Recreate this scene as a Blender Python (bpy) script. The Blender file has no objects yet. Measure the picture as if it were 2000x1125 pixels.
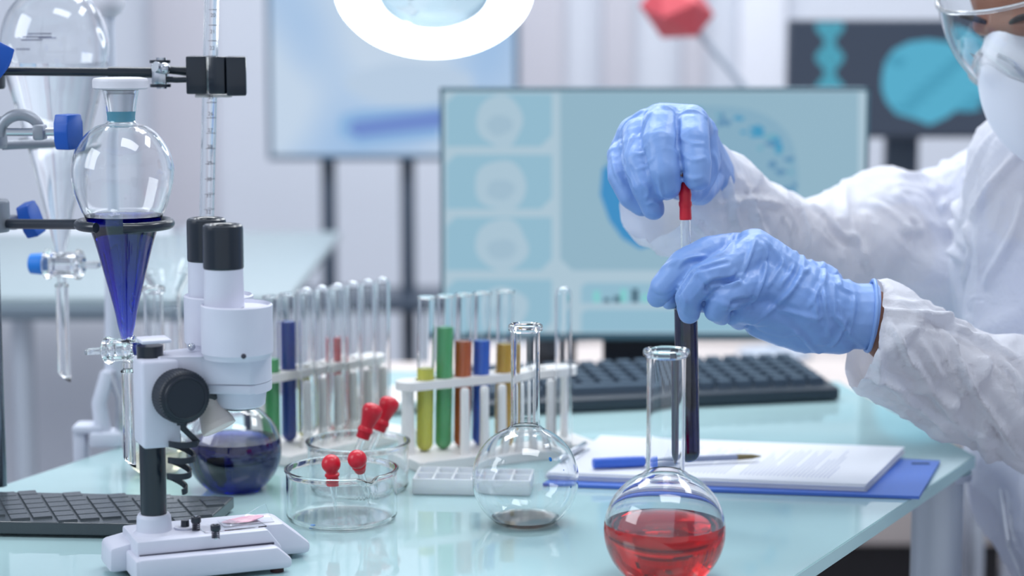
import bpy, bmesh, math, random
import numpy as np
from mathutils import Vector, Matrix
from mathutils.bvhtree import BVHTree
R = math.radians
sc = bpy.context.scene
COL = sc.collection
random.seed(7)

# ------------------------------------------------------------ camera
FPX = 4000.0; CZ = 1.15; PITCH = math.atan(532.5/FPX)
cam = bpy.data.objects.new('camera', bpy.data.cameras.new('camera')); COL.objects.link(cam)
cam.location = (0, 0, CZ); cam.rotation_euler = (math.pi/2-PITCH, 0, 0)
cam.data.sensor_width = 36; cam.data.lens = 72
cam.data.dof.use_dof = True; cam.data.dof.focus_distance = 1.55; cam.data.dof.aperture_fstop = 4.0
cam.data.clip_start = .05
sc.camera = cam
CA, SA = math.cos(PITCH), math.sin(PITCH)
def ray(px, py):
    x = (px-1000)/FPX; y = -(py-562.5)/FPX
    return Vector((x, CA+y*SA, -SA+y*CA))
def W(px, py, Y):
    d = ray(px, py); return Vector((0, 0, CZ)) + d*(Y/d.y)
def T(px, py, z=.75):
    d = ray(px, py); return Vector((0, 0, CZ)) + d*((z-CZ)/d.z)
def S(px, Y): return px*Y/FPX

# ------------------------------------------------------------ colour helpers, world, lights, exposure
def C(r, g, b, a=1):
    f = lambda c: (c/255/12.92) if c/255 <= .04045 else ((c/255+.055)/1.055)**2.4
    return (f(r), f(g), f(b), a)
wd = bpy.data.worlds.new('world'); sc.world = wd; wd.use_nodes = True
wd.node_tree.nodes['Background'].inputs[0].default_value = (.80, .88, 1, 1)
wd.node_tree.nodes['Background'].inputs[1].default_value = .80
sc.view_settings.view_transform = 'Standard'; sc.view_settings.look = 'None'
sc.view_settings.exposure = 0.0; sc.view_settings.gamma = 1
sc.view_settings.use_curve_mapping = False
sc.cycles.max_bounces = 20; sc.cycles.transmission_bounces = 20; sc.cycles.transparent_max_bounces = 16
sc.cycles.glossy_bounces = 6; sc.cycles.diffuse_bounces = 4
sc.cycles.sample_clamp_indirect = 6
sc.cycles.use_denoising = True
def area(name, loc, target, sx, sy, power, col=(1, 1, 1)):
    l = bpy.data.lights.new(name, 'AREA'); l.shape = 'RECTANGLE'; l.size = sx; l.size_y = sy
    l.energy = power; l.color = col
    o = bpy.data.objects.new(name, l); COL.objects.link(o); o.location = loc
    o.rotation_euler = (Vector(target)-Vector(loc)).to_track_quat('-Z', 'Y').to_euler()
    return o
area('window_light', (-2.4, .9, 2.1), (0, 2.2, .9), 1.3, 1.3, 30, (.88, .94, 1))
area('ceiling_panel_light_front', (.4, .9, 2.78), (.4, .9, 0), 1.2, .6, 17, (.94, .97, 1))
area('ceiling_panel_light_middle', (-.3, 3.0, 2.78), (-.3, 3.0, 0), 1.8, .8, 52, (.94, .97, 1))
area('ceiling_panel_light_far', (.6, 4.7, 2.78), (.6, 4.9, 0), 2.4, .5, 34, (.96, .98, 1))

area('added_fill_light_person', (1.2, 2.3, 2.78), (.8, 2.1, .8), 1.0, .6, 24, (.94, .97, 1))  # added lamp, only there to brighten the person's coverall
# ------------------------------------------------------------ materials
MATS = {}
def pm(name, col, rough=.5, metal=0, trans=0, ior=1.45, emit=None, es=0, bump=None, alpha=1, coat=0, var=None, sss=0):
    if name in MATS: return MATS[name]
    m = bpy.data.materials.new(name); m.use_nodes = True; nt = m.node_tree
    p = nt.nodes['Principled BSDF']; I = p.inputs
    I['Base Color'].default_value = col; I['Roughness'].default_value = rough
    I['Metallic'].default_value = metal; I['Transmission Weight'].default_value = trans
    I['IOR'].default_value = ior; I['Alpha'].default_value = alpha; I['Coat Weight'].default_value = coat
    if sss:
        I['Subsurface Weight'].default_value = sss; I['Subsurface Radius'].default_value = (.01, .01, .012)
    if emit: I['Emission Color'].default_value = emit; I['Emission Strength'].default_value = es
    if bump:
        sc_, st, di = bump[:3]
        n = nt.nodes.new('ShaderNodeTexNoise'); n.inputs['Scale'].default_value = sc_; n.inputs['Detail'].default_value = 3
        tc = nt.nodes.new('ShaderNodeTexCoord'); mp = nt.nodes.new('ShaderNodeMapping')
        if len(bump) > 3: mp.inputs['Scale'].default_value = bump[3]
        nt.links.new(tc.outputs['Object'], mp.inputs[0]); nt.links.new(mp.outputs[0], n.inputs[0])
        b = nt.nodes.new('ShaderNodeBump'); b.inputs['Strength'].default_value = st; b.inputs['Distance'].default_value = di
        nt.links.new(n.outputs[0], b.inputs['Height']); nt.links.new(b.outputs[0], I['Normal'])
    if var:
        n = nt.nodes.new('ShaderNodeTexNoise'); n.inputs['Scale'].default_value = var[0]; n.inputs['Detail'].default_value = 2
        tc = nt.nodes.new('ShaderNodeTexCoord'); nt.links.new(tc.outputs['Object'], n.inputs[0])
        r = nt.nodes.new('ShaderNodeValToRGB'); r.color_ramp.elements[0].position = .35; r.color_ramp.elements[1].position = .65
        r.color_ramp.elements[0].color = col; r.color_ramp.elements[1].color = var[1]
        nt.links.new(n.outputs[0], r.inputs[0]); nt.links.new(r.outputs[0], I['Base Color'])
    MATS[name] = m; return m
def liquid_mat(name, col, dens, ior=1.333):
    m = bpy.data.materials.new(name); m.use_nodes = True; nt = m.node_tree
    p = nt.nodes['Principled BSDF']; p.inputs['Transmission Weight'].default_value = 1
    p.inputs['Roughness'].default_value = 0; p.inputs['IOR'].default_value = ior; p.inputs['Base Color'].default_value = (1, 1, 1, 1)
    v = nt.nodes.new('ShaderNodeVolumeAbsorption'); v.inputs['Color'].default_value = col; v.inputs['Density'].default_value = dens
    nt.links.new(v.outputs[0], nt.nodes['Material Output'].inputs['Volume'])
    return m
GLASS = pm('clear_glass', (.985, .995, 1, 1), 0, trans=1, ior=1.45)
WHITE = pm('white_plastic', C(212, 214, 228), .42, var=(40, C(208, 210, 225)))
WHITE2 = pm('ivory_plastic', C(238, 236, 234), .4)
BLACK = pm('black_plastic', C(26, 34, 46), .42, bump=(900, .15, .0005))
BLACKM = pm('black_metal', C(22, 32, 44), .3, metal=.0, coat=.3)
CAST = pm('black_cast_iron', C(62, 70, 76), .26, bump=(1500, .35, .0006), coat=.2)
STEEL = pm('steel', C(200, 205, 212), .22, metal=1)
CASTG = pm('grey_cast_metal', C(150, 156, 166), .45, metal=.6, bump=(700, .2, .0005))
BLUEK = pm('blue_knob_plastic', C(22, 84, 178), .4)
REDR = pm('red_rubber', C(206, 22, 46), .38, coat=.15)
L_RED = liquid_mat('red_liquid', (.97, .03, .04, 1), 85)
L_NAVY = liquid_mat('navy_liquid', (.02, .15, .70, 1), 125)
L_BLUE = liquid_mat('royal_blue_liquid', (.002, .07, .82, 1), 250)
L_DARK = liquid_mat('ink_liquid', (.01, .08, .5, 1), 420)
L_CLEAR = liquid_mat('clear_liquid', (.9, .97, 1, 1), 1)
L_YEL = pm('yellow_liquid', C(250, 248, 110), .15, trans=.06, sss=.4)
L_GRN = pm('green_liquid', C(120, 218, 150), .15, trans=.06, sss=.4)
L_ORG = pm('orange_liquid', C(236, 128, 66), .15, trans=.06, sss=.4)
L_BLU = pm('blue_liquid', C(66, 134, 244), .15, trans=.06, sss=.4)
L_AMB = pm('amber_liquid', C(244, 200, 80), .15, trans=.06, sss=.4)
L_TRED = pm('scarlet_liquid', C(250, 96, 100), .15, trans=.06, sss=.4)
L_TNAVY = pm('deep_blue_liquid', C(74, 100, 196), .15, trans=.06, sss=.4)

# ------------------------------------------------------------ mesh building helpers
ORG = {}
class MB:
    def __init__(s, M=None): s.v = []; s.f = []; s.mi = []; s.M = M
    def add(s, vs, fs, M=None, mi=0):
        o = len(s.v)
        for v in vs:
            v = Vector(v)
            if M is not None: v = M @ v
            if s.M is not None: v = s.M @ v
            s.v.append(v)
        for f in fs: s.f.append([i+o for i in f]); s.mi.append(mi)
        return s
    def box(s, c, d, M=None, bev=0, seg=2, mi=0):
        bm = bmesh.new(); bmesh.ops.create_cube(bm, size=1)
        for v in bm.verts: v.co = Vector((v.co.x*d[0]+c[0], v.co.y*d[1]+c[1], v.co.z*d[2]+c[2]))
        if bev: bmesh.ops.bevel(bm, geom=bm.edges[:], offset=bev, segments=seg, affect='EDGES', profile=.5)
        return s.bm(bm, M, mi)
    def bm(s, bm, M=None, mi=0):
        bm.verts.index_update()
        s.add([v.co.copy() for v in bm.verts], [[v.index for v in f.verts] for f in bm.faces], M, mi); bm.free(); return s
    def lathe(s, prof, base=(0, 0, 0), n=48, M=None, mi=0, a0=0, a1=2*math.pi):
        # prof: list of (r,z)
        P2 = [tuple(prof[0])]
        for q in prof[1:]:
            a_ = P2[-1]; L_ = math.hypot(q[0]-a_[0], q[1]-a_[1])
            if L_ > .005:
                k_ = .0006/L_; P2.append((a_[0]+(q[0]-a_[0])*k_, a_[1]+(q[1]-a_[1])*k_)); P2.append((q[0]+(a_[0]-q[0])*k_, q[1]+(a_[1]-q[1])*k_))
            P2.append(tuple(q))
        prof = P2
        vs = []; fs = []; full = abs(a1-a0-2*math.pi) < 1e-6
        m = n if full else n+1; idx = []
        for (r, z) in prof:
            if r < 1e-7: idx.append([len(vs)]*m); vs.append((base[0], base[1], base[2]+z))
            else:
                row = []
                for k in range(m):
                    a = a0+(a1-a0)*k/n; row.append(len(vs)); vs.append((base[0]+r*math.cos(a), base[1]+r*math.sin(a), base[2]+z))
                idx.append(row)
        for i in range(len(prof)-1):
            for k in range(n):
                k2 = (k+1) % m
                q = [idx[i][k], idx[i][k2], idx[i+1][k2], idx[i+1][k]]
                q2 = []
                for x in q:
                    if x not in q2: q2.append(x)
                if len(q2) > 2: fs.append(q2)
        return s.add(vs, fs, M, mi)
    def tube(s, pts, r, n=12, cap=True, M=None, mi=0):
        pts = [Vector(p) for p in pts]; L = len(pts); rs = r if isinstance(r, (list, tuple)) else [r]*L
        vs = []; fs = []; up = None
        for i, p in enumerate(pts):
            t = (pts[min(i+1, L-1)]-pts[max(i-1, 0)]).normalized()
            if up is None: up = t.orthogonal().normalized()
            up = (up-t*up.dot(t)).normalized(); w = t.cross(up)
            for k in range(n):
                a = 2*math.pi*k/n; vs.append(p+(up*math.cos(a)+w*math.sin(a))*rs[i])
        for i in range(L-1):
            for k in range(n):
                fs.append([i*n+k, i*n+(k+1) % n, (i+1)*n+(k+1) % n, (i+1)*n+k])
        if cap: fs.append(list(range(n))[::-1]); fs.append([(L-1)*n+k for k in range(n)])
        return s.add(vs, fs, M, mi)
    def prism(s, poly, z0, z1, M=None, mi=0, bev=0):
        n = len(poly)
        bm = bmesh.new()
        b = [bm.verts.new((p[0], p[1], z0)) for p in poly]; t = [bm.verts.new((p[0], p[1], z1)) for p in poly]
        bm.faces.new(b[::-1]); bm.faces.new(t)
        for k in range(n): bm.faces.new([b[k], b[(k+1) % n], t[(k+1) % n], t[k]])
        if bev: bmesh.ops.bevel(bm, geom=bm.edges[:], offset=bev, segments=2, affect='EDGES', profile=.5)
        return s.bm(bm, M, mi)
    def ball(s, c, r, M=None, mi=0, n=24, sq=(1, 1, 1)):
        bm = bmesh.new(); bmesh.ops.create_uvsphere(bm, u_segments=n, v_segments=n//2+2, radius=1)
        for v in bm.verts: v.co = Vector((v.co.x*r*sq[0]+c[0], v.co.y*r*sq[1]+c[1], v.co.z*r*sq[2]+c[2]))
        return s.bm(bm, M, mi)
    def cone(s, p, q, r1, r2, n=16):
        p = Vector(p); q = Vector(q); d = (q-p); L = d.length
        t = d.normalized() if L > 1e-6 else Vector((0, 0, 1)); pts = []; rs = []
        for k in range(5): a = math.pi/2*(1-k/4); pts.append(p-t*r1*math.sin(a)); rs.append(max(r1*math.cos(a), 1e-5))
        for k in range(5): a = math.pi/2*k/4; pts.append(q+t*r2*math.sin(a)); rs.append(max(r2*math.cos(a), 1e-5))
        return s.tube(pts, rs, n)
    def build(s, name, mats, parent=None, smooth=True, ang=40, org=None):
        if not isinstance(mats, (list, tuple)): mats = [mats]
        if parent is not None: o3 = ORG[parent.name]
        else: o3 = Vector(org) if org is not None else Vector((0, 0, 0))
        me = bpy.data.meshes.new(name); me.from_pydata([v-o3 for v in s.v], [], s.f)
        for m in mats: me.materials.append(m)
        if len(mats) > 1: me.polygons.foreach_set('material_index', s.mi)
        bm = bmesh.new(); bm.from_mesh(me); bmesh.ops.recalc_face_normals(bm, faces=bm.faces[:]); bm.to_mesh(me); bm.free()
        if smooth: me.shade_smooth(); me.set_sharp_from_angle(angle=R(ang))
        o = bpy.data.objects.new(name, me); COL.objects.link(o)
        if parent is not None: o.parent = parent
        else: o.location = o3
        ORG[o.name] = o3
        return o
def tag(o, label, cat, group=None, kind=None):
    if label: o['label'] = label
    if cat: o['category'] = cat
    if group: o['group'] = group
    if kind: o['kind'] = kind
    return o
def thing(name, loc, label, cat, group=None):
    o = bpy.data.objects.new(name, None); COL.objects.link(o); o.location = loc; o.empty_display_size = .02
    ORG[o.name] = Vector(loc); return tag(o, label, cat, group)
def copy_tree(o, parent=None):
    c = o.copy(); COL.objects.link(c); c.parent = parent
    for ch in list(o.children): copy_tree(ch, c)
    return c
def struct(o): o['kind'] = 'structure'; return o
def frame(o, xdir, ang=None):
    x = Vector((xdir[0], xdir[1], 0)).normalized(); y = Vector((-x.y, x.x, 0))
    M = Matrix(((x.x, y.x, 0, o[0]), (x.y, y.y, 0, o[1]), (0, 0, 1, o[2]), (0, 0, 0, 1))); return M
def axisM(p, d, up=(0, 0, 1)):
    "matrix whose local z runs along d, origin p"
    z = Vector(d).normalized(); x = Vector(up).cross(z)
    if x.length < 1e-4: x = z.orthogonal()
    x.normalize(); y = z.cross(x)
    return Matrix(((x.x, y.x, z.x, p[0]), (x.y, y.y, z.y, p[1]), (x.z, y.z, z.z, p[2]), (0, 0, 0, 1)))
def cr(pts, n=6):
    "catmull-rom through 2d/3d points"
    P = [Vector(p) for p in pts]; out = []
    for i in range(len(P)-1):
        a = P[max(i-1, 0)]; b = P[i]; c = P[i+1]; d = P[min(i+2, len(P)-1)]
        for k in range(n):
            t = k/n
            out.append(.5*((2*b)+(c-a)*t+(2*a-5*b+4*c-d)*t*t+(3*b-a-3*c+d)*t**3))
    out.append(P[-1]); return out
def offs(prof, w):
    P = [Vector((p[0], p[1])) for p in prof]; out = []
    for i, p in enumerate(P):
        t = (P[min(i+1, len(P)-1)]-P[max(i-1, 0)]).normalized(); nrm = Vector((-t.y, t.x))
        q = p+nrm*w; out.append((max(q.x, 0 if p.x < 1e-6 else .0004), q.y if not (p.x < 1e-6) else p.y+w))
    return out
def shell(outer, w):
    inner = offs(outer, w)
    return [tuple(p) for p in outer]+[tuple(p) for p in inner[::-1]]
def liquid_prof(outer, w, level, over=.3):
    inner = offs(outer, w*(1-over)); out = []
    for i, p in enumerate(inner):
        if p[1] <= level: out.append(p)
        else:
            a = inner[i-1]; t = (level-a[1])/(p[1]-a[1]+1e-9); out.append((a[0]+(p[0]-a[0])*t, level)); break
    out.append((0, level)); return out
def sphere_prof(r, zc, z0, rn, n=26):
    "sphere of radius r, centre height zc, flat foot at z0, up to neck radius rn"
    a0 = math.asin(max(-1, (z0-zc)/r)); a1 = math.acos(rn/r); out = [(0, z0), (r*math.cos(a0)*.55, z0)]
    out += [(r*math.cos(a0+(a1-a0)*k/n), zc+r*math.sin(a0+(a1-a0)*k/n)) for k in range(n+1)]
    return out
TZ = .75

# ------------------------------------------------------------ the room
wallm = pm('wall_paint', C(216, 221, 231), .8, bump=(30, .05, .002))
floorm = pm('floor_grey', C(176, 176, 182), .45, var=(3, C(166, 166, 174)))
ceilm = pm('ceiling_paint', C(235, 238, 242), .9)
struct(MB().box((0, 1.9, -.05), (7.4, 9.0, .1)).build('floor', floorm))
struct(MB().box((0, 5.75, 1.4), (7.4, .1, 2.8)).build('wall_back', wallm))
struct(MB().box((-3.65, 1.9, 1.4), (.1, 9.0, 2.8)).build('wall_left', wallm))
struct(MB().box((3.65, 1.9, 1.4), (.1, 9.0, 2.8)).build('wall_right', wallm))
struct(MB().box((0, 1.9, 2.86), (7.4, 9.0, .1)).build('ceiling', ceilm))
# pilasters and panels on the back wall
pw = pm('bright_white_paint', C(238, 241, 250), .7); pg = pm('warm_grey_panel', C(206, 205, 214), .7)
for i, (x0, x1, m) in enumerate([(1012, 1100, pg), (1175, 1235, pg), (1440, 1530, pw), (300, 420, pg), (1330, 1375, pg)]):
    a = W(x0, 300, 5.66).x; b = W(x1, 300, 5.66).x
    struct(MB().box(((a+b)/2, 5.675, 1.4), (b-a, .05, 2.79), bev=.006).build('trim_%d' % (i+1), m))

# ------------------------------------------------------------ glass table
def noise_top():
    m = pm('aqua_glass_top', C(172, 203, 206), .03, ior=1.5)
    return m
TOPM = noise_top()
EDGEM = pm('aqua_edge_painted_light', C(196, 234, 234), .12, ior=1.5)  # lighter than the top: light refracted in the glass edge, painted as colour
tb = thing('glass_table', (0, 1.6, 0), 'large pale aqua glass topped lab table with round steel leg, carrying the glassware', 'table')
quad = [(-.83, .85), (-.115, .85), (.425, 1.84), (.36, 2.225), (-.177, 2.30)]
mb = MB(); n = 5
bm = bmesh.new()
b0 = [bm.verts.new((p[0], p[1], TZ-.0115)) for p in quad]; t0 = [bm.verts.new((p[0], p[1], TZ)) for p in quad]
bm.faces.new(b0[::-1]); bm.faces.new(t0)
for k in range(5): bm.faces.new([b0[k], b0[(k+1) % 5], t0[(k+1) % 5], t0[k]])
bmesh.ops.bevel(bm, geom=bm.edges[:], offset=.0008, segments=2, affect='EDGES')
bm.normal_update(); bm.faces.index_update(); fl = [abs(f.normal.z) < .9 for f in bm.faces]
mb.bm(bm); mb.mi = [1 if x else 0 for x in fl]
mb.build('table_top', [TOPM, EDGEM], tb, smooth=False)
legm = pm('brushed_steel', C(196, 204, 214), .35, metal=.35, bump=(300, .1, .0005, (1, 1, .02)))
for (x, y) in [(.389, 1.83), (-.2, 2.2), (-.16, .98), (-.70, .98)]:
    lg = MB().lathe([(0, 0), (.0232, 0), (.0232, TZ-.018), (0, TZ-.018)], (x, y, 0), 32).build('leg', legm, tb)
    MB().lathe([(0, TZ-.018), (.03, TZ-.018), (.03, TZ-.0117), (0, TZ-.0117)], (x, y, 0), 32).build('mounting_disc', STEEL, lg)

# ------------------------------------------------------------ vessels
NK = 6
def flask(name, X, Y, r, zc, rn, zn, label, group=None, level=None, liq=None, w=.0011, rim=.0022, rolled=True):
    t = thing(name, (X, Y, TZ), label, 'flask', group)
    z0 = .0006
    p = sphere_prof(r, zc, z0, rn*1.02)
    zt = p[-1][1]
    p = p[:-1]+[(rn*1.0, zt+.002), (rn, zt+.006)]
    p += [(rn, zt+(zn-zt)*k/6) for k in range(1, 6)]
    p += [(rn, zn-.006), (rn+rim*.9, zn-.0045), (rn+rim, zn-.0025), (rn+rim*.8, zn-.0005), (rn+rim*.3, zn)]
    body = shell(p, w)
    # the inside of the neck stays straight behind the rolled rim
    k = len(p); body = body[:k]+[(min(q[0], rn-w) if q[1] > zt+.006 else q[0], q[1]) for q in body[k:]]
    MB().lathe(body, (X, Y, TZ), 72).build('glass_body', GLASS, t)
    if level:
        lp = liquid_prof(p, w, level); MB().lathe(lp, (X, Y, TZ), 72).build('liquid', liq, t, ang=50)
    return t, p
# clear flask (front centre)
cX = W(1026, 945, 1.59).x
fc, _ = flask('boiling_flask', cX, 1.59, .0424, .0362, S(29, 1.59), .1235+.0363, 'long-necked round glass flask, almost empty with a brown puddle, in front of the slide box',
       level=.0048, liq=liquid_mat('brown_residue', (.35, .16, .10, 1), 120))
# droplets and blue stains on it
dm = pm('blue_stain', C(30, 120, 200), .3)
for (px, py, s_) in [(1075, 897, 6), (1115, 951, 3.2), (1101, 918, 2), (1058, 705, 2), (1060, 690, 2.4), (1061, 722, 2.6), (1060, 745, 1.6)]:
    c = Vector((cX, 1.59, TZ+.0362)); d = ray(px, py); o_ = Vector((0, 0, CZ))
    if py > 850:
        oc = o_-c; a = d.dot(d); b = 2*d.dot(oc); cc = oc.dot(oc)-.0424**2; dd = b*b-4*a*cc
        if dd < 0: continue
        P = o_+d*((-b-math.sqrt(dd))/(2*a)); nrm = (P-c).normalized()
    else: P = W(px, py, 1.59-.006); P.x = min(P.x, cX+.0105); nrm = Vector((P.x-cX, P.y-1.59, 0)).normalized(); P = Vector((cX, 1.59, P.z))+nrm*S(29, 1.59)
    M = axisM(P, nrm); MB().ball((0, 0, 0), S(s_, 1.59)*.8, M, n=12, sq=(.75, 1, .2)).build('blue_spot', dm, fc)
# red flask
rX = W(1298, 1050, 1.423).x
fr, _ = flask('boiling_flask', rX, 1.423, .0434, .0369, S(38.5, 1.423), .0369+.1305, 'short-necked round glass flask half full of red liquid, at the front of the table',
       level=.0425, liq=L_RED, w=.0013, rim=.003)
# dark blue flask behind the microscope
bX = W(457, 885, 1.708).x
fb, _ = flask('boiling_flask', bX, 1.708, .0405, .0344, .013, .125, 'round glass flask of dark navy liquid behind the microscope', level=.044, liq=L_NAVY)
# pale yellow-tinted flask behind the column
yX = W(300, 870, 1.76).x
fy, _ = flask('boiling_flask', yX, 1.775, .030, .0255, .0085, .165, 'clear round flask with a pale yellow tinge half hidden behind the black microscope column',
       level=.022, liq=liquid_mat('pale_yellow_liquid', (.93, .85, .45, 1), 18))
# blurred glass measure/funnel standing in it, behind the eyepieces
gX = W(326, 560, 1.92).x
gt = thing('conical_measure', (gX, 1.92, TZ), 'blurred clear stemmed glass measure standing behind the microscope eyepieces', 'glass')
g_out = cr([(0, 0), (.030, 0), (.030, .003), (.012, .008), (.0125, .02), (.0125, .10), (.012, .13), (.014, .142), (.026, .165), (.028, .180), (.027, .205)], 4)
MB().lathe(shell([(max(p.x, 0), p.y) for p in g_out], .0014), (gX, 1.92, TZ), 40).build('glass_body', GLASS, gt)

# crystallizing dishes
def dish(px, py, Y, r, h, label, spout=True, blue=False):
    X = W(px, py, Y).x
    t = thing('crystallizing_dish', (X, Y, TZ), label, 'dish', 'low glass dishes holding droppers')
    prof = [(0, .0006), (r*.6, .0006), (r-.005, .0008), (r-.0015, .002), (r, .0055), (r, h*.5), (r, h-.005), (r+.0004, h-.003), (r+.0014, h-.0012), (r+.0014, h-.0002), (r, h+.0004), (r-.0014, h)]
    inner = [(r-.0016, h-.004), (r-.0016, h*.5), (r-.0016, .006), (r-.003, .0035), (r-.006, .0024), (r*.6, .0022), (0, .0022)]
    m_ = MB().lathe(prof+inner, (X, Y, TZ), 96)
    if spout:  # pinched pouring lip at the front right
        sa = R(-58)
        for v in m_.v:
            a = math.atan2(v.y-Y, v.x-X)-sa; a = (a+math.pi) % (2*math.pi)-math.pi
            zz = v.z-TZ
            if zz > h-.014 and math.hypot(v.x-X, v.y-Y) > r*.8:
                k = math.exp(-(a/.11)**2)*((zz-(h-.014))/.014)**2
                d = Vector((math.cos(sa), math.sin(sa), 0)); v += d*(.006*k)-Vector((0, 0, .0022*k))
    m_.build('glass_body', GLASS, t, ang=60)
    if blue:
        MB().ball((W(612, 1035, Y-.03).x, Y-.033, TZ+.0030), .0022, n=12, sq=(1, .7, .35)).build('blue_spot', dm, t)
    return X
d1 = dish(667, 922, 1.600, .0442, .0425, 'low round clear glass dish with a pouring lip, holding two upright red-bulbed droppers', blue=True)
d2 = dish(699, 885, 1.705, .0430, .0425, 'low round clear glass dish behind the lipped one, holding two slanted droppers', spout=False)

# droppers
def dropper(tip, top, label, style='ball', sc_=1.0, group='red-bulbed glass droppers in the dishes', name='dropper'):
    tip = Vector(tip); top = Vector(top); d = top-tip; L = d.length
    t = thing(name, tip, label, 'dropper', group)
    M = axisM(tip, d)
    b = .021*sc_   # bulb length
    g = cr([(.0007, 0), (.0010, .006), (.0014, .016), (.0028, .024), (.0030, .032), (.0030, L-b+.004)], 4)
    MB().lathe(shell([(p.x, p.y) for p in g][::1], .0006), (0, 0, 0), 20, M).build('glass_tube', GLASS, t)
    z = L-b; k = sc_
    if style == 'ball':
        pr = [(0, z-.0005), (.0040*k, z-.0005), (.0043*k, z+.001), (.0043*k, z+.005*k), (.0052*k, z+.0058*k), (.0052*k, z+.0070*k), (.0042*k, z+.0078*k)]
        c = z+.0145*k; rr = .0068*k
        pr += [(rr*math.cos(a), c+rr*math.sin(a)) for a in [R(-50+140*i/12) for i in range(12)]]+[(0, c+rr)]
    else:
        pr = [(0, z), (.0042*k, z), (.0045*k, z+.001), (.0045*k, z+.004*k), (.0052*k, z+.005*k), (.0050*k, z+.007*k), (.0042*k, z+.008*k), (.0044*k, z+.0095*k),
              (.0055*k, z+.014*k), (.0066*k, z+.018*k), (.0066*k, z+.0205*k), (.0055*k, z+.0225*k), (.003*k, z+.0238*k), (0, z+.0242*k)]
    MB().lathe(pr, (0, 0, 0), 28, M).build('rubber_bulb', REDR, t)
dropper((W(655, 1020, 1.58).x, 1.59, TZ+.0035), W(645, 889, 1.585), 'upright dropper with a round red bulb, left one in the front dish', sc_=1.12)
dropper((W(722, 1000, 1.63).x, 1.635, TZ+.0035), W(695, 888, 1.575), 'dropper with a round red bulb leaning beside the pouring lip of the front dish', sc_=1.12)
dropper((W(672, 975, 1.69).x, 1.69, TZ+.0035), W(729, 797, 1.70), 'slanted dropper with a flared red bulb, the lower of two in the rear dish', 'flare', 1.3)
dropper((W(700, 968, 1.72).x, 1.715, TZ+.0035), W(762, 784, 1.73), 'slanted dropper with a flared red bulb, the higher of two in the rear dish', 'flare', 1.3)

# ------------------------------------------------------------ retort stand on the left
PX_, PY_ = W(-16, 500, 1.665).x, 1.665
st = thing('retort_stand', (PX_, PY_, TZ), 'black cast retort stand with embossed diamond plate base and steel pole at the left edge', 'stand')
pz = .0125
plate = [(-.62, 1.560), (-.238, 1.533), (-.226, 1.628), (-.62, 1.662)]
lo = .0025
MB().prism(plate, TZ+lo, TZ+pz, bev=.0012).build('base_plate', CAST, st, smooth=False)
for (x, y) in [(-.42, 1.585), (-.25, 1.55), (-.24, 1.61), (-.58, 1.6)]:
    MB().lathe([(0, 0), (.008, 0), (.008, lo+.0005), (0, lo+.0005)], (x, y, TZ), 20).build('rubber_foot', BLACK, st)
# raised edge rim and tiles
gd = Vector((.036, -.095)).normalized(); gn = Vector((.97, .30)).normalized()
tile_me = None; cnt = 0
def inside(p, mar):
    for i in range(4):
        a = Vector(plate[i]); b = Vector(plate[(i+1) % 4]); e = (b-a).normalized(); nn = Vector((-e.y, e.x))
        if (p-a).dot(nn) < mar: return False
    return True
pa, pb = .0168, .0160
for i in range(-14, 28):
    for j in range(-14, 14):
        p = Vector((-.40, 1.6))+gn*(i*pa)+gd*(j*pb)
        if p.x < -.50 or not inside(p, .0075): continue
        if (p-Vector((PX_, PY_))).length < .016: continue
        if tile_me is None:
            m_ = MB(); A = gn*(pa*.44); B = gd*(pb*.455); a2 = gn*(pa*.41); b2 = gd*(pb*.425)
            vs = [(-A-B), (A-B), (A+B), (-A+B)]; vt = [(-a2-b2), (a2-b2), (a2+b2), (-a2+b2)]
            m_.add([(v.x, v.y, 0) for v in vs]+[(v.x, v.y, .0017) for v in vt], [[0, 1, 5, 4], [1, 2, 6, 5], [2, 3, 7, 6], [3, 0, 4, 7], [4, 5, 6, 7]])
            o = m_.build('tile', CAST, None, smooth=False); tile_me = o.data
        else:
            o = bpy.data.objects.new('tile', tile_me); COL.objects.link(o)
        o.parent = st; o.location = Vector((p.x, p.y, TZ+pz-.0001))-Vector((PX_, PY_, TZ))
polem = pm('polished_pole', C(120, 128, 138), .18, metal=1)
MB().lathe([(0, pz), (.0062, pz), (.0062, .52), (0, .522)], (PX_, PY_, TZ), 24).build('pole', polem, st)

def wing_knob(parent, c, ax, L=.027, w=.0145, th=.0085, roll=0):
    M = axisM(c, ax) @ Matrix.Rotation(roll, 4, 'Z')
    poly = [(-w*.55, -L*.5), (w*.55, -L*.5), (w*.5+.002, -L*.25), (w*.5+.003, 0), (w*.5+.002, L*.25), (w*.55, L*.5), (-w*.55, L*.5), (-w*.5-.002, L*.25), (-w*.5-.003, 0), (-w*.5-.002, -L*.25)]
    m_ = MB(); m_.prism(poly, 0, th, M, bev=.0012); m_.build('wing_knob', BLUEK, parent, ang=35)
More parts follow.
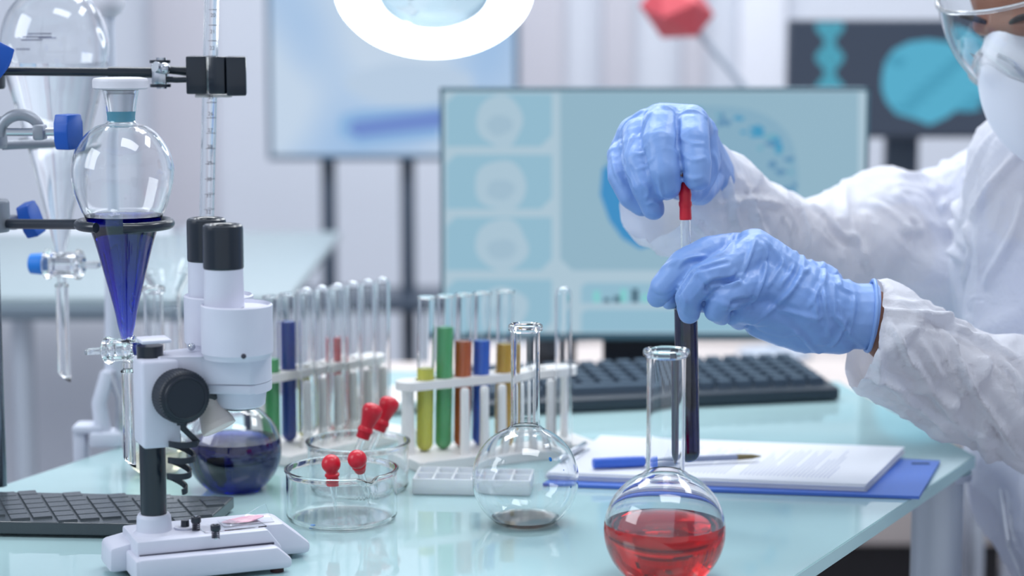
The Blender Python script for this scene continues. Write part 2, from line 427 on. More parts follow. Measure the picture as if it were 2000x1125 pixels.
# upper clamp (burette clamp)
za = W(100, 142, 1.665).z
uc = thing('burette_clamp', (PX_, PY_, za), 'black burette clamp arm with chrome joint and square black jaws, at the top', 'clamp')
MB().lathe([(.0066, -.013), (.0145, -.013), (.0155, -.011), (.0155, .011), (.0145, .013), (.0066, .013), (.0066, -.013)], (PX_, PY_, za), 32).build('clamp_body', BLACKM, uc)
wing_knob(uc, W(-6, 118, 1.635), (.35, -1, .1), roll=-.5)
p0 = W(4, 139, 1.665); p1 = W(212, 141, 1.67); p2 = W(300, 142, 1.67)
MB().tube([p0, p1], S(8.5, 1.665), 20).build('arm_rod', BLACKM, uc)
MB().tube([p1, p2], S(10.5, 1.665), 20).build('arm_sleeve', BLACKM, uc)
jt = MB(); jc = W(313, 144, 1.665)
jt.box(jc, (.0125, .016, .020), bev=.003); jt.tube([jc+Vector((-.002, -.012, .006)), jc+Vector((.003, -.006, .004))], .0045, 14)
jt.tube([jc+Vector((.001, 0, -.012)), jc+Vector((.001, 0, .013))], .0042, 14)
jt.ball(jc+Vector((.005, -.009, .0045)), .0048, n=16)
jt.build('chrome_joint', STEEL, uc)
jr = MB(); jr.lathe([(.0058, -.0012), (.0085, -.0012), (.0085, .0012), (.0058, .0012)], jc+Vector((0, 0, .0098)), 20)
jr.lathe([(.0058, -.0012), (.0085, -.0012), (.0085, .0012), (.0058, .0012)], jc+Vector((0, 0, -.0095)), 20); jr.build('joint_ring', BLACKM, uc)
fk = MB()
fk.tube([W(325, 136, 1.668), W(345, 138, 1.668), W(372, 140, 1.668)], [S(8, 1.66), S(8, 1.66), S(10, 1.66)], 14)
fk.tube([W(325, 155, 1.662), W(345, 156, 1.66), W(380, 155, 1.66)], [S(6, 1.66)]*3, 14)
fk.build('clamp_fork', BLACKM, uc)
ja = W(404, 146, 1.655); jb = W(447, 148, 1.655)
MB().box(W(391, 146, 1.672)+Vector((-.001, 0, 0)), (S(40, 1.665), .030, S(73, 1.665)), bev=.0012).build('jaw', BLACKM, uc)
jm = MB(); M = frame(W(462, 148, 1.664), (1, .12)); jm.box((0, 0, 0), (S(38, 1.665), .036, S(75, 1.665)), M, bev=.0014)
M = frame(W(427, 147, 1.655), (1, -.25)); jm.box((0, 0, 0), (S(34, 1.665), .010, S(72, 1.665)), M, bev=.0012); jm.build('jaw', BLACKM, uc)
MB().box(W(418, 187, 1.678), (S(70, 1.67), .014, S(6, 1.67)), bev=.0006).build('jaw_pad', WHITE2, uc)
# middle boss head holding ring for rear funnel
zb = W(40, 258, 1.665).z
mc = thing('ring_clamp', (PX_, PY_, zb), 'grey cast ring clamp with hooked jaw and upright blue knob, middle of the stand', 'clamp')
MB().lathe([(.0066, -.013), (.0145, -.013), (.0155, -.011), (.0155, .011), (.0145, .013), (.0066, .013), (.0066, -.013)], (PX_, PY_, zb), 32).build('clamp_body', CASTG, mc)
arc = [W(40-40*math.cos(a), 262-38*math.sin(a), 1.645) for a in [R(-8+185*i/14) for i in range(15)]]
MB().tube(arc, [.0040+.0008*math.sin(i/14*3.14) for i in range(15)], 14).build('hook', CASTG, mc)
MB().box(W(78, 258, 1.642), (S(22, 1.64), .016, S(30, 1.64)), bev=.002).build('jaw', CASTG, mc)
MB().tube([W(14, 258, 1.642), W(70, 258, 1.642), W(125, 258, 1.642)], S(8, 1.64), 14).build('screw', STEEL, mc)
wing_knob(mc, W(120, 257, 1.642), (1, -.45, 0), L=.028, w=.016, th=.0135, roll=0)
# rod and ring round rear funnel
RFX, RFY = W(112, 262, 1.80).x, 1.80
MB().tube([W(5, 284, 1.68), W(120, 281, 1.695)+Vector((-.01, .01, 0)), Vector((RFX-.02, RFY-.034, W(100, 283, 1.75).z))], S(9, 1.7), 14).build('arm_rod', CASTG, mc)
zr = W(100, 283, 1.75).z
rg = [Vector((RFX+.031*math.cos(a), RFY+.031*math.sin(a), zr)) for a in [2*math.pi*i/40 for i in range(41)]]
MB().tube(rg, .0034, 12, cap=False).build('ring', CASTG, mc)
# lower ring support for blue funnel
FX, FY = W(243, 437, 1.60).x, 1.60
zl = W(240, 437, 1.60).z
lc = thing('ring_clamp', (PX_, PY_, zl), 'black ring clamp with an open ring around the blue funnel, lowest on the stand', 'clamp')
MB().lathe([(.0066, -.013), (.0145, -.013), (.0155, -.011), (.0155, .011), (.0145, .013), (.0066, .013), (.0066, -.013)], (PX_, PY_, zl), 32).build('clamp_body', CASTG, lc)
MB().tube([W(5, 437, 1.665), W(90, 438, 1.635), W(152, 438, 1.602)], S(10, 1.62), 18).build('arm_rod', BLACKM, lc)
rr = S(88, 1.6); ga, gb = R(243), R(279)
rg = [Vector((FX+rr*math.cos(a), FY+rr*math.sin(a), zl)) for a in [gb+(2*math.pi-(gb-ga))*i/56 for i in range(57)]]
MB().tube(rg, S(10, 1.6), 16).build('ring', BLACKM, lc)
MB().tube([W(8, 434, 1.70), W(30, 434, 1.71)], S(15, 1.7), 14).build('screw_boss', CASTG, lc)
MB().tube([W(25, 434, 1.705), W(58, 432, 1.712)], S(5, 1.7), 12).build('screw', STEEL, lc)
wing_knob(lc, W(50, 431, 1.712), (1, -.35, .25), L=.028, w=.014, th=.011, roll=.25)

# ------------------------------------------------------------ separating funnels
def funnel(X, Y, prof_px, py0, label, level, liq, w=.0013, n=64):
    "prof_px: (radius px, y px) from bottom up"
    t = thing('separating_funnel', (X, Y, W(1000, py0, Y).z), label, 'funnel')
    prof = [(max(S(r, Y), 0), W(1000, y, Y).z) for r, y in prof_px]
    pr = [(p.x, p.y) for p in cr(prof, 7)]
    pr = [(max(r, .0008), z) for r, z in pr]
    MB().lathe(shell(pr, w)+[pr[0]], (X, Y, 0), n).build('glass_body', GLASS, t, ang=60)
    zl_ = W(1000, level, Y).z
    lp = liquid_prof(pr, w, zl_); lp = [(0, lp[0][1])]+lp
    MB().lathe(lp, (X, Y, 0), n).build('liquid', liq, t, ang=50)
    return t
FX0 = W(241, 400, 1.60).x
fA = funnel(FX0, 1.60, [(11, 662), (13, 652), (17, 636), (24, 600), (42, 530), (58, 470), (73, 428), (82, 410), (94, 375), (100, 345), (99, 322), (90, 292), (70, 262), (48, 246), (31, 241), (27, 232), (29, 215), (33, 190), (36, 176)],
            662, 'pear shaped separating funnel with royal blue liquid and white stopper, held in the open ring', 420, L_BLUE)
zf = lambda y, Y=1.60: W(1000, y, Y).z
# stopper
sp = [(0, zf(182)), (S(25, 1.6), zf(182)), (S(28, 1.6), zf(175)), (S(50, 1.6), zf(174)), (S(54, 1.6), zf(171)), (S(54, 1.6), zf(157)), (S(52, 1.6), zf(153)), (S(40, 1.6), zf(151)), (0, zf(150))]
milky = pm('milky_plastic', C(240, 240, 248), .35, trans=.25, ior=1.3)
so = MB().lathe(sp, (FX0, 1.6, 0), 48).build('stopper', milky, fA)
plug = [(0, zf(238)), (S(20, 1.6), zf(238)), (S(27, 1.6), zf(182)), (0, zf(182))]
MB().lathe(plug, (FX0, 1.6, 0), 40).build('stopper_plug', pm('frosted_plug', (.93, .95, 1, 1), .3, trans=.75, ior=1.35), so)
tea = pm('turquoise_liquid', C(120, 205, 232), .1, trans=.15, ior=1.34)
MB().lathe([(S(20.5, 1.6), zf(238)), (S(24.0, 1.6), zf(238)), (S(25.4, 1.6), zf(217)), (S(22.8, 1.6), zf(217)), (S(20.5, 1.6), zf(238))], (FX0, 1.6, 0), 40).build('turquoise_residue', tea, fA)
def stopcock(t, c, ax, Y, rb, Lb, handle_side, zs0, zs1, stem_r, inner_mat, X, cap=None):
    ax = Vector(ax).normalized()
    M = axisM(c-ax*Lb*.5, ax)
    pr = [(rb*.5, 0), (rb*.92, 0), (rb, .0012), (rb, .0035), (rb*.84, .0055), (rb*.80, Lb*.5), (rb*.84, Lb-.0055), (rb, Lb-.0035), (rb, Lb-.0012), (rb*.92, Lb), (rb*.5, Lb), (rb*.5, 0)]
    b = MB().lathe(pr, (0, 0, 0), 40, M).build('stopcock_barrel', GLASS, t, ang=50)
    M2 = axisM(c-ax*(Lb*.5+.003), ax)
    k = MB().lathe([(0, 0), (rb*.46, 0), (rb*.44, Lb+.008), (0, Lb+.008)], (0, 0, 0), 30, M2).build('stopcock_key', inner_mat, t)
    hs = -ax if handle_side < 0 else ax
    m_ = MB(); M3 = axisM(c+hs*(Lb*.5+.002), hs)
    m_.box((0, 0, .007), (rb*.9, rb*.42, .016), M3, bev=.0016, seg=3); m_.build('handle', pm('frosted_glass', (.92, .95, .97, 1), .12, trans=.9), k)
    if cap:
        M4 = axisM(c-hs*(Lb*.5+.001), -hs)
        MB().lathe([(0, 0), (rb*.7, 0), (rb*.72, .002), (rb*.66, .0125), (rb*.55, .0135), (0, .0135)], (0, 0, 0), 30, M4).build('end_cap', cap, k)
    sp_ = [(stem_r*.45, zs0+.001), (stem_r, zs0), (stem_r, zs1-.008), (stem_r*1.15, zs1-.007), (stem_r*.75, zs1-.005), (stem_r*.75, zs1), (stem_r*.35, zs1), (stem_r*.45, zs0+.001)]
    m_ = MB().lathe(sp_, (X, Y, 0), 28)
    for v in m_.v:
        if v.z < zs0+.004: v.z += (v.x-X)*-.9
    m_.build('stem', GLASS, t)
stopcock(fA, W(236, 683, 1.60), (1, -.22, .09), 1.60, S(28, 1.6), S(62, 1.6), -1, zf(903), zf(708), S(12.5, 1.6), GLASS, FX0)
ax0 = Vector((1, -.22, .09)).normalized(); MB().lathe([(0, 0), (S(13, 1.6), 0), (S(13, 1.6), .004), (0, .004)], (0, 0, 0), 24, axisM(W(262, 683, 1.6), ax0)).build('blue_residue', pm('blue_core', C(24, 44, 150), .1), fA)
RX0 = W(112, 262, 1.80).x
fB = funnel(RX0, 1.80, [(9, 500), (11, 485), (18, 455), (33, 390), (52, 310), (70, 240), (88, 175), (101, 125), (105, 90), (101, 55), (86, 18), (60, -10), (32, -24), (26, -40), (28, -80)],
            500, 'large clear separating funnel with colourless liquid at the far left, behind the clamp rods', 121, L_CLEAR, w=.0015)
stopcock(fB, W(124, 516, 1.80), (-1, .15, 0), 1.80, S(30, 1.8), S(72, 1.8), -1, W(1000, 735, 1.8).z, W(1000, 542, 1.8).z, S(12.5, 1.8), GLASS, RX0, cap=pm('light_blue_cap', C(40, 130, 225), .4))
print_m = pm('grey_print', C(150, 155, 180), .6)
# faint printed marks on the big funnel
pm_ = MB()
for (px, py, w_) in [(45, 78, 40), (55, 72, 55), (60, 66, 45), (28, 96, 26), (75, 74, 34)]:
    a = (px-103)/105
    P = W(px+18, py, 1.80-.0468*math.sqrt(max(0, 1-a*a*.8)))
    pm_.box(P+Vector((0, -.0012, 0)), (S(w_, 1.8), .0002, S(2.5, 1.8)))
pm_.build('printed_marks', print_m, fB, smooth=False)

# ------------------------------------------------------------ burette
bt = Vector(W(417, -140, 1.675)); bb = Vector(W(397, 700, 1.68))
bu = thing('burette', bb, 'tall graduated glass burette held in the square black jaws', 'burette')
d = bt-bb; L = d.length; M = axisM(bb, d); br = S(14.5, 1.675)
MB().lathe([(.001, 0), (.0025, .0), (.0028, .02), (br, .04), (br, L), (br-.0012, L), (br-.0012, .041), (.001, .021), (.001, 0)], (0, 0, 0), 32, M).build('glass_tube', GLASS, bu)
tk = MB(); ink = pm('dark_print', C(90, 84, 96), .6)
z = .05; i = 0
while z < L-.01:
    big = i % 10 == 0; rr_ = br+.00025
    vs = []; n_ = 10 if big else 3
    a0 = R(60); a1 = R(175 if big else 85)
    if big: a0 = R(-20)
    for k in range(n_+1):
        a = a0+(a1-a0)*k/n_
        # local y of axisM points to...; put ticks on the half facing -Y
        vs += [(rr_*math.cos(a), -rr_*math.sin(a), z), (rr_*math.cos(a), -rr_*math.sin(a), z+(.00035 if big else .00025))]
    tk.add(vs, [[2*k, 2*k+1, 2*k+3, 2*k+2] for k in range(n_)], M)
    z += .00125; i += 1
tk.build('graduation_marks', ink, bu, smooth=False)
# numerals on burette
def text_mesh(s, M, size, mat, parent, name='lettering'):
    cu = bpy.data.curves.new('t', 'FONT'); cu.body = s; cu.size = size; cu.align_x = 'CENTER'; cu.align_y = 'CENTER'; cu.extrude = .00005
    ob = bpy.data.objects.new('t', cu); COL.objects.link(ob)
    dg = bpy.context.evaluated_depsgraph_get(); me = bpy.data.meshes.new_from_object(ob.evaluated_get(dg))
    vs = [v.co.copy() for v in me.vertices]; fs = [list(p.vertices) for p in me.polygons]
    bpy.data.objects.remove(ob); m_ = MB(); m_.add(vs, fs, M); return m_.build(name, mat, parent, smooth=False)
k = 0
for num, py in enumerate(range(30, 440, 32)):
    ctr = bb+d*((W(405, py, 1.675).z-bb.z)/d.z)
    P = ctr+Vector((.0022, -br-.0002, 0))
    MM = Matrix(((1, 0, 0, P.x), (0, 0, -1, P.y), (0, 1, 0, P.z), (0, 0, 0, 1)))
    text_mesh(str(20+num), MM, .0042, ink, bu, 'numeral')

# ------------------------------------------------------------ microscope
O = Vector((-.2552, 1.442, TZ)); U = Vector((.927, .375, 0))
MF = frame(O, U)
ms = thing('microscope', O, 'small white binocular stereo microscope with black eyecups, column and focus knob', 'microscope')
def mz(py, Y=1.44): return W(1000, py, Y).z-TZ
MM_ = MB(MF)
# base: side profile extruded across, two feet of different length with sloping toes
def sideprism(m_, poly, y0, y1, bev):
    "poly in (x,z) extruded along local y"
    Mx = Matrix(((1, 0, 0, 0), (0, 0, 1, 0), (0, 1, 0, 0), (0, 0, 0, 1)))
    m_.prism(poly, y0, y1, Mx, bev=bev)
lowp = [(-.022, .0035), (.089, .0035), (.090, .010), (.079, .020), (-.022, .0205)]
m_ = MB(MF); sideprism(m_, lowp, -.036, -.0235, .0025); sideprism(m_, [(-.024, .0035), (.06, .0035), (.06, .0195), (-.024, .0195)], -.035, .034, .0018)
rearp = [(-.036, .0035), (.113, .0035), (.114, .011), (.093, .0285), (-.0, .0285), (-.035, .0215)]
sideprism(m_, rearp, -.001, .0345, .003)
m_.build('foot', WHITE, ms)
m_ = MB(MF); sideprism(m_, [(-.0205, .004), (.083, .004), (.085, .017), (.075, .0305), (-.0205, .0305)], -.0240, .0290, .0016)
m_.build('base_block', WHITE, ms)
m_ = MB(MF); m_.box((.030, -.0245, .0203), (.098, .0016, .0014)); m_.build('slot', pm('dark_slot', C(60, 62, 80), .7), ms, smooth=False)
for (x, y) in [(.08, -.028), (-.015, -.028), (.1, .02), (-.02, .028)]:
    MB(MF).lathe([(0, 0), (.005, 0), (.005, .0045), (0, .0045)], (x, y, 0), 16).build('rubber_foot', pm('brown_rubber', C(60, 36, 40), .6), ms)
# column
cr_ = S(25.5, 1.467)
MB(MF).lathe([(0, .028), (.0155, .028), (.0155, .030), (.0128, .0325), (.0122, .0425), (.0110, .0445), (0, .0445)], (-.003, 0, 0), 40).build('column_collar', WHITE, ms)
MB(MF).lathe([(0, .040), (cr_, .040), (cr_, mz(675)), (0, mz(675))], (-.003, 0, 0), 40).build('column', BLACKM, ms)
m_ = MB(MF); m_.box((-.0005, -.001, mz(664)), (.0215, .0225, .0026), bev=.001); m_.build('column_cap', WHITE, ms)
# bracket that slides on the column
m_ = MB(MF); zt, zb_ = mz(697), mz(868)
m_.box((.0005, -.002, (zt+zb_)/2), (.0275, .031, zt-zb_), bev=.003, seg=3)
# arm slab to the head (rounded end)
zt2, zb2 = mz(694), mz(748)
pol = [(0, -.0135), (.030, -.020)]+[(.054+.0305*math.cos(a), .0305*1.25*math.sin(a)) for a in [R(-78+156*i/20) for i in range(21)]]+[(.030, .020), (0, .0135)]
m_.prism(pol, zb2, zt2, bev=.0015)
m_.build('arm', WHITE, ms)
m_ = MB(MF); pol2 = [(p[0] if p[0] > .03 else .032, p[1]*.99) for p in pol]; m_.prism(pol2[1:-1], zb2-.0072, zb2-.0004, bev=.0012); m_.build('head_plate', WHITE, ms)
# eye tubes on drums
DR = .0254
for s_ in (-1, 1):
    y_ = s_*.0262; ax_ = .054
    MB(MF).lathe([(0, zt2-.001), (DR*.93, zt2-.001), (DR*.95, zt2+.0015), (DR, zt2+.003), (DR, mz(592)-.001), (DR-.0012, mz(592)), (DR-.0022, mz(592)-.0025), (0, mz(592)-.0025)], (ax_, y_, 0), 64).build('prism_housing', WHITE, ms)
    ex, ey = ax_-.0085, y_*.93
    et = MB(MF).lathe([(0, mz(592)-.002), (.0142, mz(592)-.002), (.0138, mz(520)), (0, mz(520))], (ex, ey, 0), 48).build('eyepiece_tube', WHITE, ms)
    z1 = mz(523); z2 = mz(437)
    MB(MF).lathe([(0, z1), (.0139, z1), (.0143, z1+.001), (.0143, z2-.003), (.0139, z2-.001), (.0125, z2), (.009, z2-.0006), (.0078, z2-.002), (.0074, z2-.007), (0, z2-.008)], (ex, ey, 0), 48).build('eyecup', BLACKM, et)
    MB(MF).ball((ex, ey, z2-.0085), .0072, n=20, sq=(1, 1, .25)).build('eyepiece_lens', pm('dark_lens', C(30, 40, 60), .05, coat=1), et)
# set screw on the housing
sd = (Vector((W(475, 687, 1.415).x, 1.415, 0))-Vector(MF @ Vector((.054, -.0262, 0)))); sd.z = 0; sd.normalize()
pc = Vector(MF @ Vector((.054, -.0262, 0))); pc.z = TZ+mz(684); P = pc+sd*DR*.99
MB().lathe([(0, 0), (.0018, 0), (.0018, .0008), (.0009, .0009), (.0007, .0003), (0, .0003)], (0, 0, 0), 16, axisM(P, sd)).build('set_screw', pm('dark_steel', C(90, 90, 100), .35, metal=1), ms)
MB(MF).ball((.028, .004, zt2+.0035), .0028, n=14).build('stop_pin', STEEL, ms)
# objective underneath
MB(MF).lathe([(0, zb2-.0200), (.0165, zb2-.0200), (.0185, zb2-.0185), (.0200, zb2-.007), (0, zb2-.007)], (.060, -.006, 0), 48).build('objective', WHITE, ms)
MB(MF).lathe([(0, zb2-.0215), (.0135, zb2-.0215), (.0145, zb2-.0198), (0, zb2-.0198)], (.060, -.006, 0), 40).build('objective_lens', pm('dark_lens', C(30, 40, 60), .05), ms)
# focus knob facing the camera
nd = -Vector((MF.col[1][0], MF.col[1][1], 0)); kc = Vector(MF @ Vector((.0120, -.0150, mz(766))))
kd_ = Vector((.50, -.865, 0)); Mk = axisM(kc, kd_)
MB().lathe([(0, 0), (.0178, 0), (.0188, .0012), (.0188, .0155), (.0178, .0170), (.0160, .0176), (.0155, .0190), (.0142, .0196), (.0138, .0190), (0, .0190)], (0, 0, 0), 64, Mk).build('focus_knob', BLACK, ms)
kn = ms.children[-1]
rbm = MB()
for i in range(54):
    a = 2*math.pi*i/54; c, s2 = math.cos(a), math.sin(a)
    rbm.tube([(c*.0187, s2*.0187, .0014), (c*.0188, s2*.0188, .0153), (c*.0176, s2*.0176, .0172)], .00045, 5, M=Mk)
rbo = rbm.build('knurled_ribs', BLACK, kn); rbo['kind'] = 'stuff'
kshaft = MB().tube([kc-nd*.006, kc+nd*.002], .007, 20).build('knob_shaft', BLACK, ms)
m_ = MB(MF); m_.box((.0145, -.010, mz(858)), (.0016, .004, .010), bev=.0004); m_.build('side_switch', BLACK, ms)
# lamp bracket and tilted illuminator
m_ = MB(MF); sideprism(m_, [(.030, zb2-.001), (.052, zb2-.003), (.052, zb2-.005), (.036, zb2-.017), (.030, zb2-.017)], -.013, -.008, .0008)
m_.tube([(.034, -.016, zb2-.004), (.034, -.006, zb2-.004)], .0028, 12)
m_.build('lamp_bracket', BLACKM, ms)
lc_ = Vector(W(412, 803, 1.448)); ld = Vector((.42, -.22, -.80))
MB().lathe([(0, -.010), (.0075, -.010), (.0085, -.002), (.0125, .010), (.0128, .014), (.0118, .0145), (.0110, .0138), (0, .012)], (0, 0, 0), 36, axisM(lc_, ld)).build('illuminator', pm('cream_plastic', C(232, 222, 216), .4, trans=.15), ms)
# coiled flat cable
cab = []; c0 = Vector(W(352, 858, 1.428)); c0b = Vector(W(345, 955, 1.428)); hp = []
hp += [W(357, 822, 1.424), W(357, 836, 1.424)]
NT = 3.1
for i in range(90):
    t_ = i/89; a = R(100)+2*math.pi*NT*t_; cc = c0.lerp(c0b, t_); rr_ = .0105-.0035*t_
    hp.append(Vector((cc.x+rr_*math.sin(a)*.95+.003*(1-t_), cc.y+rr_*math.cos(a)*.8, cc.z-.002*math.sin(a))))
mcab = MB(); vs = []; fs = []
for i, p in enumerate(hp):
    p = Vector(p); t_ = (Vector(hp[min(i+1, len(hp)-1)])-Vector(hp[max(i-1, 0)])).normalized()
    up = Vector((0, 0, 1)); sd_ = t_.cross(up).normalized() if abs(t_.z) < .95 else Vector((1, 0, 0)); up = sd_.cross(t_)
    for (a, b) in [(-.0008, -.0021), (.0008, -.0021), (.0008, .0021), (-.0008, .0021)]: vs.append(p+sd_*a+up*b)
for i in range(len(hp)-1):
    for k in range(4): fs.append([i*4+k, i*4+(k+1) % 4, i*4+4+(k+1) % 4, i*4+4+k])
fs.append([0, 1, 2, 3]); fs.append([len(vs)-4+k for k in range(4)])
mcab.add(vs, fs); mcab.build('coiled_cable', BLACK, ms)
m_ = MB(); m_.box(W(356, 826, 1.424), (S(20, 1.424), .005, S(9, 1.424)), bev=.0005); m_.box(W(358, 833, 1.424), (S(11, 1.424), .004, S(12, 1.424)), bev=.0005); m_.build('cable_gland', BLACK, ms)
# stage clips with springs
for (px, py, Y, h) in [(383, 1022, 1.446, 31), (421, 1040, 1.423, 31)]:
    zb3 = TZ+.0300; X = W(px, py, Y).x; k = S(1, Y)
    cl = MB().tube([(X, Y, zb3), (X, Y, zb3+k*h)], .0011, 10).build('clip_post', STEEL, ms)
    hx = [Vector((X+.0026*math.cos(a), Y+.0026*math.sin(a), zb3+.0006+(k*17)*a/(2*math.pi*4.5))) for a in [2*math.pi*4.5*i/70 for i in range(71)]]
    MB().tube(hx, .00045, 6).build('spring', pm('dark_steel', C(90, 90, 100), .35, metal=1), cl)
    MB().lathe([(0, 0), (.0034, 0), (.0037, .0006), (.0037, .0035), (.0033, .0042), (.0022, .0042), (.0020, .0034), (0, .0034)], (X, Y, zb3+k*18), 20).build('clip_cap', BLACKM, cl)
MB(MF).lathe([(0, .030), (.0080, .030), (.0080, .0318), (0, .0318)], (.0205, .004, 0), 28).build('switch_disc', WHITE, ms)
MB(MF).lathe([(0, .030), (.0032, .030), (.0030, .0365), (0, .0365)], (.0205, .004, 0), 20).build('switch_button', BLACKM, ms)
# glass slide with pink sample between thin sheets
sl = thing('specimen_slide', T(470, 1025, TZ+.0309), 'clear specimen slide with a pink stained sample lying on the microscope base', 'slide')
gs = pm('thin_clear_sheet', (.97, .98, 1, 1), .05, trans=1, ior=1.2)
def sheet(pts, th, mat, name, par, lift=0, warp=0):
    N = 8; A, B, C_, D = [Vector(p) for p in pts]; vs = []; fs = []
    for layer in (0, 1):
        for i in range(N+1):
            for j in range(N+1):
                u, v = i/N, j/N; p = A.lerp(B, u).lerp(D.lerp(C_, u), v)
                p = p+Vector((0, 0, lift+layer*th+warp*(math.sin(u*5+v*3)*.5+.5)*u*v*2)); vs.append(p)
    q = (N+1)**2
    for i in range(N):
        for j in range(N):
            a = i*(N+1)+j; fs.append([a, a+1, a+N+2, a+N+1]); fs.append([q+a, q+a+N+1, q+a+N+2, q+a+1])
    for i in range(N):
        for a, b in ((i*(N+1), (i+1)*(N+1)), (i*(N+1)+N, (i+1)*(N+1)+N), (i, i+1), (N*(N+1)+i, N*(N+1)+i+1)): fs.append([a, b, q+b, q+a])
    return MB().add(vs, fs).build(name, mat, par)
zs_ = TZ+.0311
sheet([MF @ Vector((.030, -.018, .0308)), MF @ Vector((.076, -.016, .0308)), MF @ Vector((.074, .004, .0308)), MF @ Vector((.030, .004, .0308))], .0009, gs, 'glass_slide', sl)
sheet([MF @ Vector((.046, -.010, .0318)), MF @ Vector((.084, -.008, .0318)), MF @ Vector((.084, .016, .0318)), MF @ Vector((.046, .012, .0318))], .0003, gs, 'cover_film', sl, warp=.004)
sm = MB(MF); sm.add([((.0640+.0155*math.cos(a)*(1+.12*math.sin(3*a)), .0045+.0075*math.sin(a)*(1+.1*math.cos(4*a)), .0323+.0012*math.cos(a))) for a in [2*math.pi*i/28 for i in range(28)]]+[((.064+.0150*math.cos(a), .0045+.0070*math.sin(a), .0330+.0012*math.cos(a))) for a in [2*math.pi*i/28 for i in range(28)]],
       [list(range(28))[::-1], list(range(28, 56))]+[[i, (i+1) % 28, 28+(i+1) % 28, 28+i] for i in range(28)])
sm.build('pink_sample', pm('pink_stain', C(236, 170, 196), .35, var=(160, C(246, 205, 216))), sl)

# ------------------------------------------------------------ test tube racks
def tube_prof(r, L, w=.0009, inv=False):
    pr = [(r*math.sin(a), r-r*math.cos(a)) for a in [math.pi/2*i/8 for i in range(9)]]+[(r, L*.5), (r, L-.002), (r+.0007, L-.0012), (r+.0007, L-.0003), (r, L)]
    pr[0] = (0, 0); return pr
def test_tube(p, r, L, label, liq=None, lv=0, inv=False, tilt=(0, 0), group=None):
    t = thing('test_tube', p, label, 'test tube', group)
    pr = tube_prof(r, L); body = shell(pr, .0009)
    M = Matrix.Translation(p) @ Matrix.Rotation(tilt[0], 4, 'X') @ Matrix.Rotation(tilt[1], 4, 'Y')
    if inv: M = M @ Matrix.Translation((0, 0, L)) @ Matrix.Rotation(math.pi, 4, 'X')
    MB().lathe(body, (0, 0, 0), 28, M).build('glass_body', GLASS, t)
    if liq:
        MB().lathe(liquid_prof(pr, .0009, lv), (0, 0, 0), 28, M).build('liquid', liq, t)
    return t
def rack(o, u, L, D, tops, pegs, label, ztop, hole_r=.0095, shelf=True):
    t = thing('test_tube_rack', o, label, 'rack', 'white tube racks'); M = frame(o, u)
    rc = [(x, y) for x, y in []]
    def stad(x0, x1, y0, y1, r, n=8):
        out = []
        for (cx, cy, a0) in [(x1-r, y1-r, 0), (x0+r, y1-r, 90), (x0+r, y0+r, 180), (x1-r, y0+r, 270)]:
            out += [(cx+r*math.cos(R(a0+90*i/n)), cy+r*math.sin(R(a0+90*i/n))) for i in range(n+1)]
        return out
    MB(M).prism(stad(-.026, L+.016, -D*.62, D*.62, .006), 0.0005, .0095, bev=.0012).build('base', WHITE2, t)
    # top shelf with holes: strips between ring shapes
    bm = bmesh.new(); outl = stad(-.027, L+.016, -.0135+D*.2, .0135+D*.2, .0130)
    es = []
    vs = [bm.verts.new((x, y, 0)) for x, y in outl]; es += [bm.edges.new((vs[i], vs[(i+1) % len(vs)])) for i in range(len(vs))]
    for x in tops:
        hv = [bm.verts.new((x+hole_r*.9*math.cos(2*math.pi*k/20), D*.2+hole_r*.9*math.sin(2*math.pi*k/20), 0)) for k in range(20)]
        es += [bm.edges.new((hv[i], hv[(i+1) % 20])) for i in range(20)]
    r_ = bmesh.ops.triangle_fill(bm, edges=es, use_beauty=True)
    # drop faces that fill the holes
    kill = [f for f in bm.faces if any((f.calc_center_median()-Vector((x, D*.2, 0))).length < hole_r*.86 for x in tops)]
    bmesh.ops.delete(bm, geom=kill, context='FACES')
    ext = bmesh.ops.extrude_face_region(bm, geom=bm.faces[:]); 
    for v in [g for g in ext['geom'] if isinstance(g, bmesh.types.BMVert)]: v.co.z += .0075
    MB(M).bm(bm, Matrix.Translation((0, 0, ztop-.0075))).build('tube_shelf', WHITE2, t, smooth=False)
    for x in (-.0165, L+.006):
        MB(M).lathe([(0, .009), (.0068, .009), (.0062, .02), (.0055, ztop-.006), (0, ztop-.006)], (x, D*.2, 0), 24).build('end_post', WHITE2, t)
    for x in pegs:
        MB(M).lathe([(0, .009), (.0048, .009), (.0042, ztop*.5), (.0040, ztop-.0085), (.0032, ztop-.0060), (0, ztop-.0052)], (x, -D*.36, 0), 18).build('drying_peg', WHITE2, t)
    return t, M
ro = Vector((-.074, 1.806, TZ)); ru = Vector((.87, .49, 0)).normalized()
rk, RM = rack(ro, ru, .142, .052, [0, .019, .038, .057, .081, .118], [.026, .046, .064, .081, .098, .115], 'white plastic tube rack behind the almost empty flask, holding coloured tubes', .0755)
rt = [(0, L_YEL, .0760, 'test tube of bright yellow liquid in the right rack', .141), (.019, L_GRN, .1120, 'test tube filled highest with green liquid in the right rack', .141),
      (.038, L_ORG, .0980, 'test tube of orange-brown liquid in the right rack', .141), (.057, L_BLU, .0970, 'test tube of bright blue liquid beside the orange one', .141),
      (.081, L_AMB, .0920, 'test tube of amber liquid seen left of the flask neck', .141)]
for x, lq, lv, lb, L_ in rt:
    p = RM @ Vector((x, .0104, .0098)); test_tube(p, S(17, 1.81), L_, lb, lq, lv, group='coloured tubes in the right rack', tilt=(0, .02))
p = RM @ Vector((.124, -.026, .0098)); test_tube(p, S(16.5, 1.85), .146, 'empty upturned test tube just right of the flask neck', inv=True)
lo_ = Vector((W(552, 880, 1.84).x, 1.835, TZ)); lu = Vector((.66, .75, 0)).normalized()
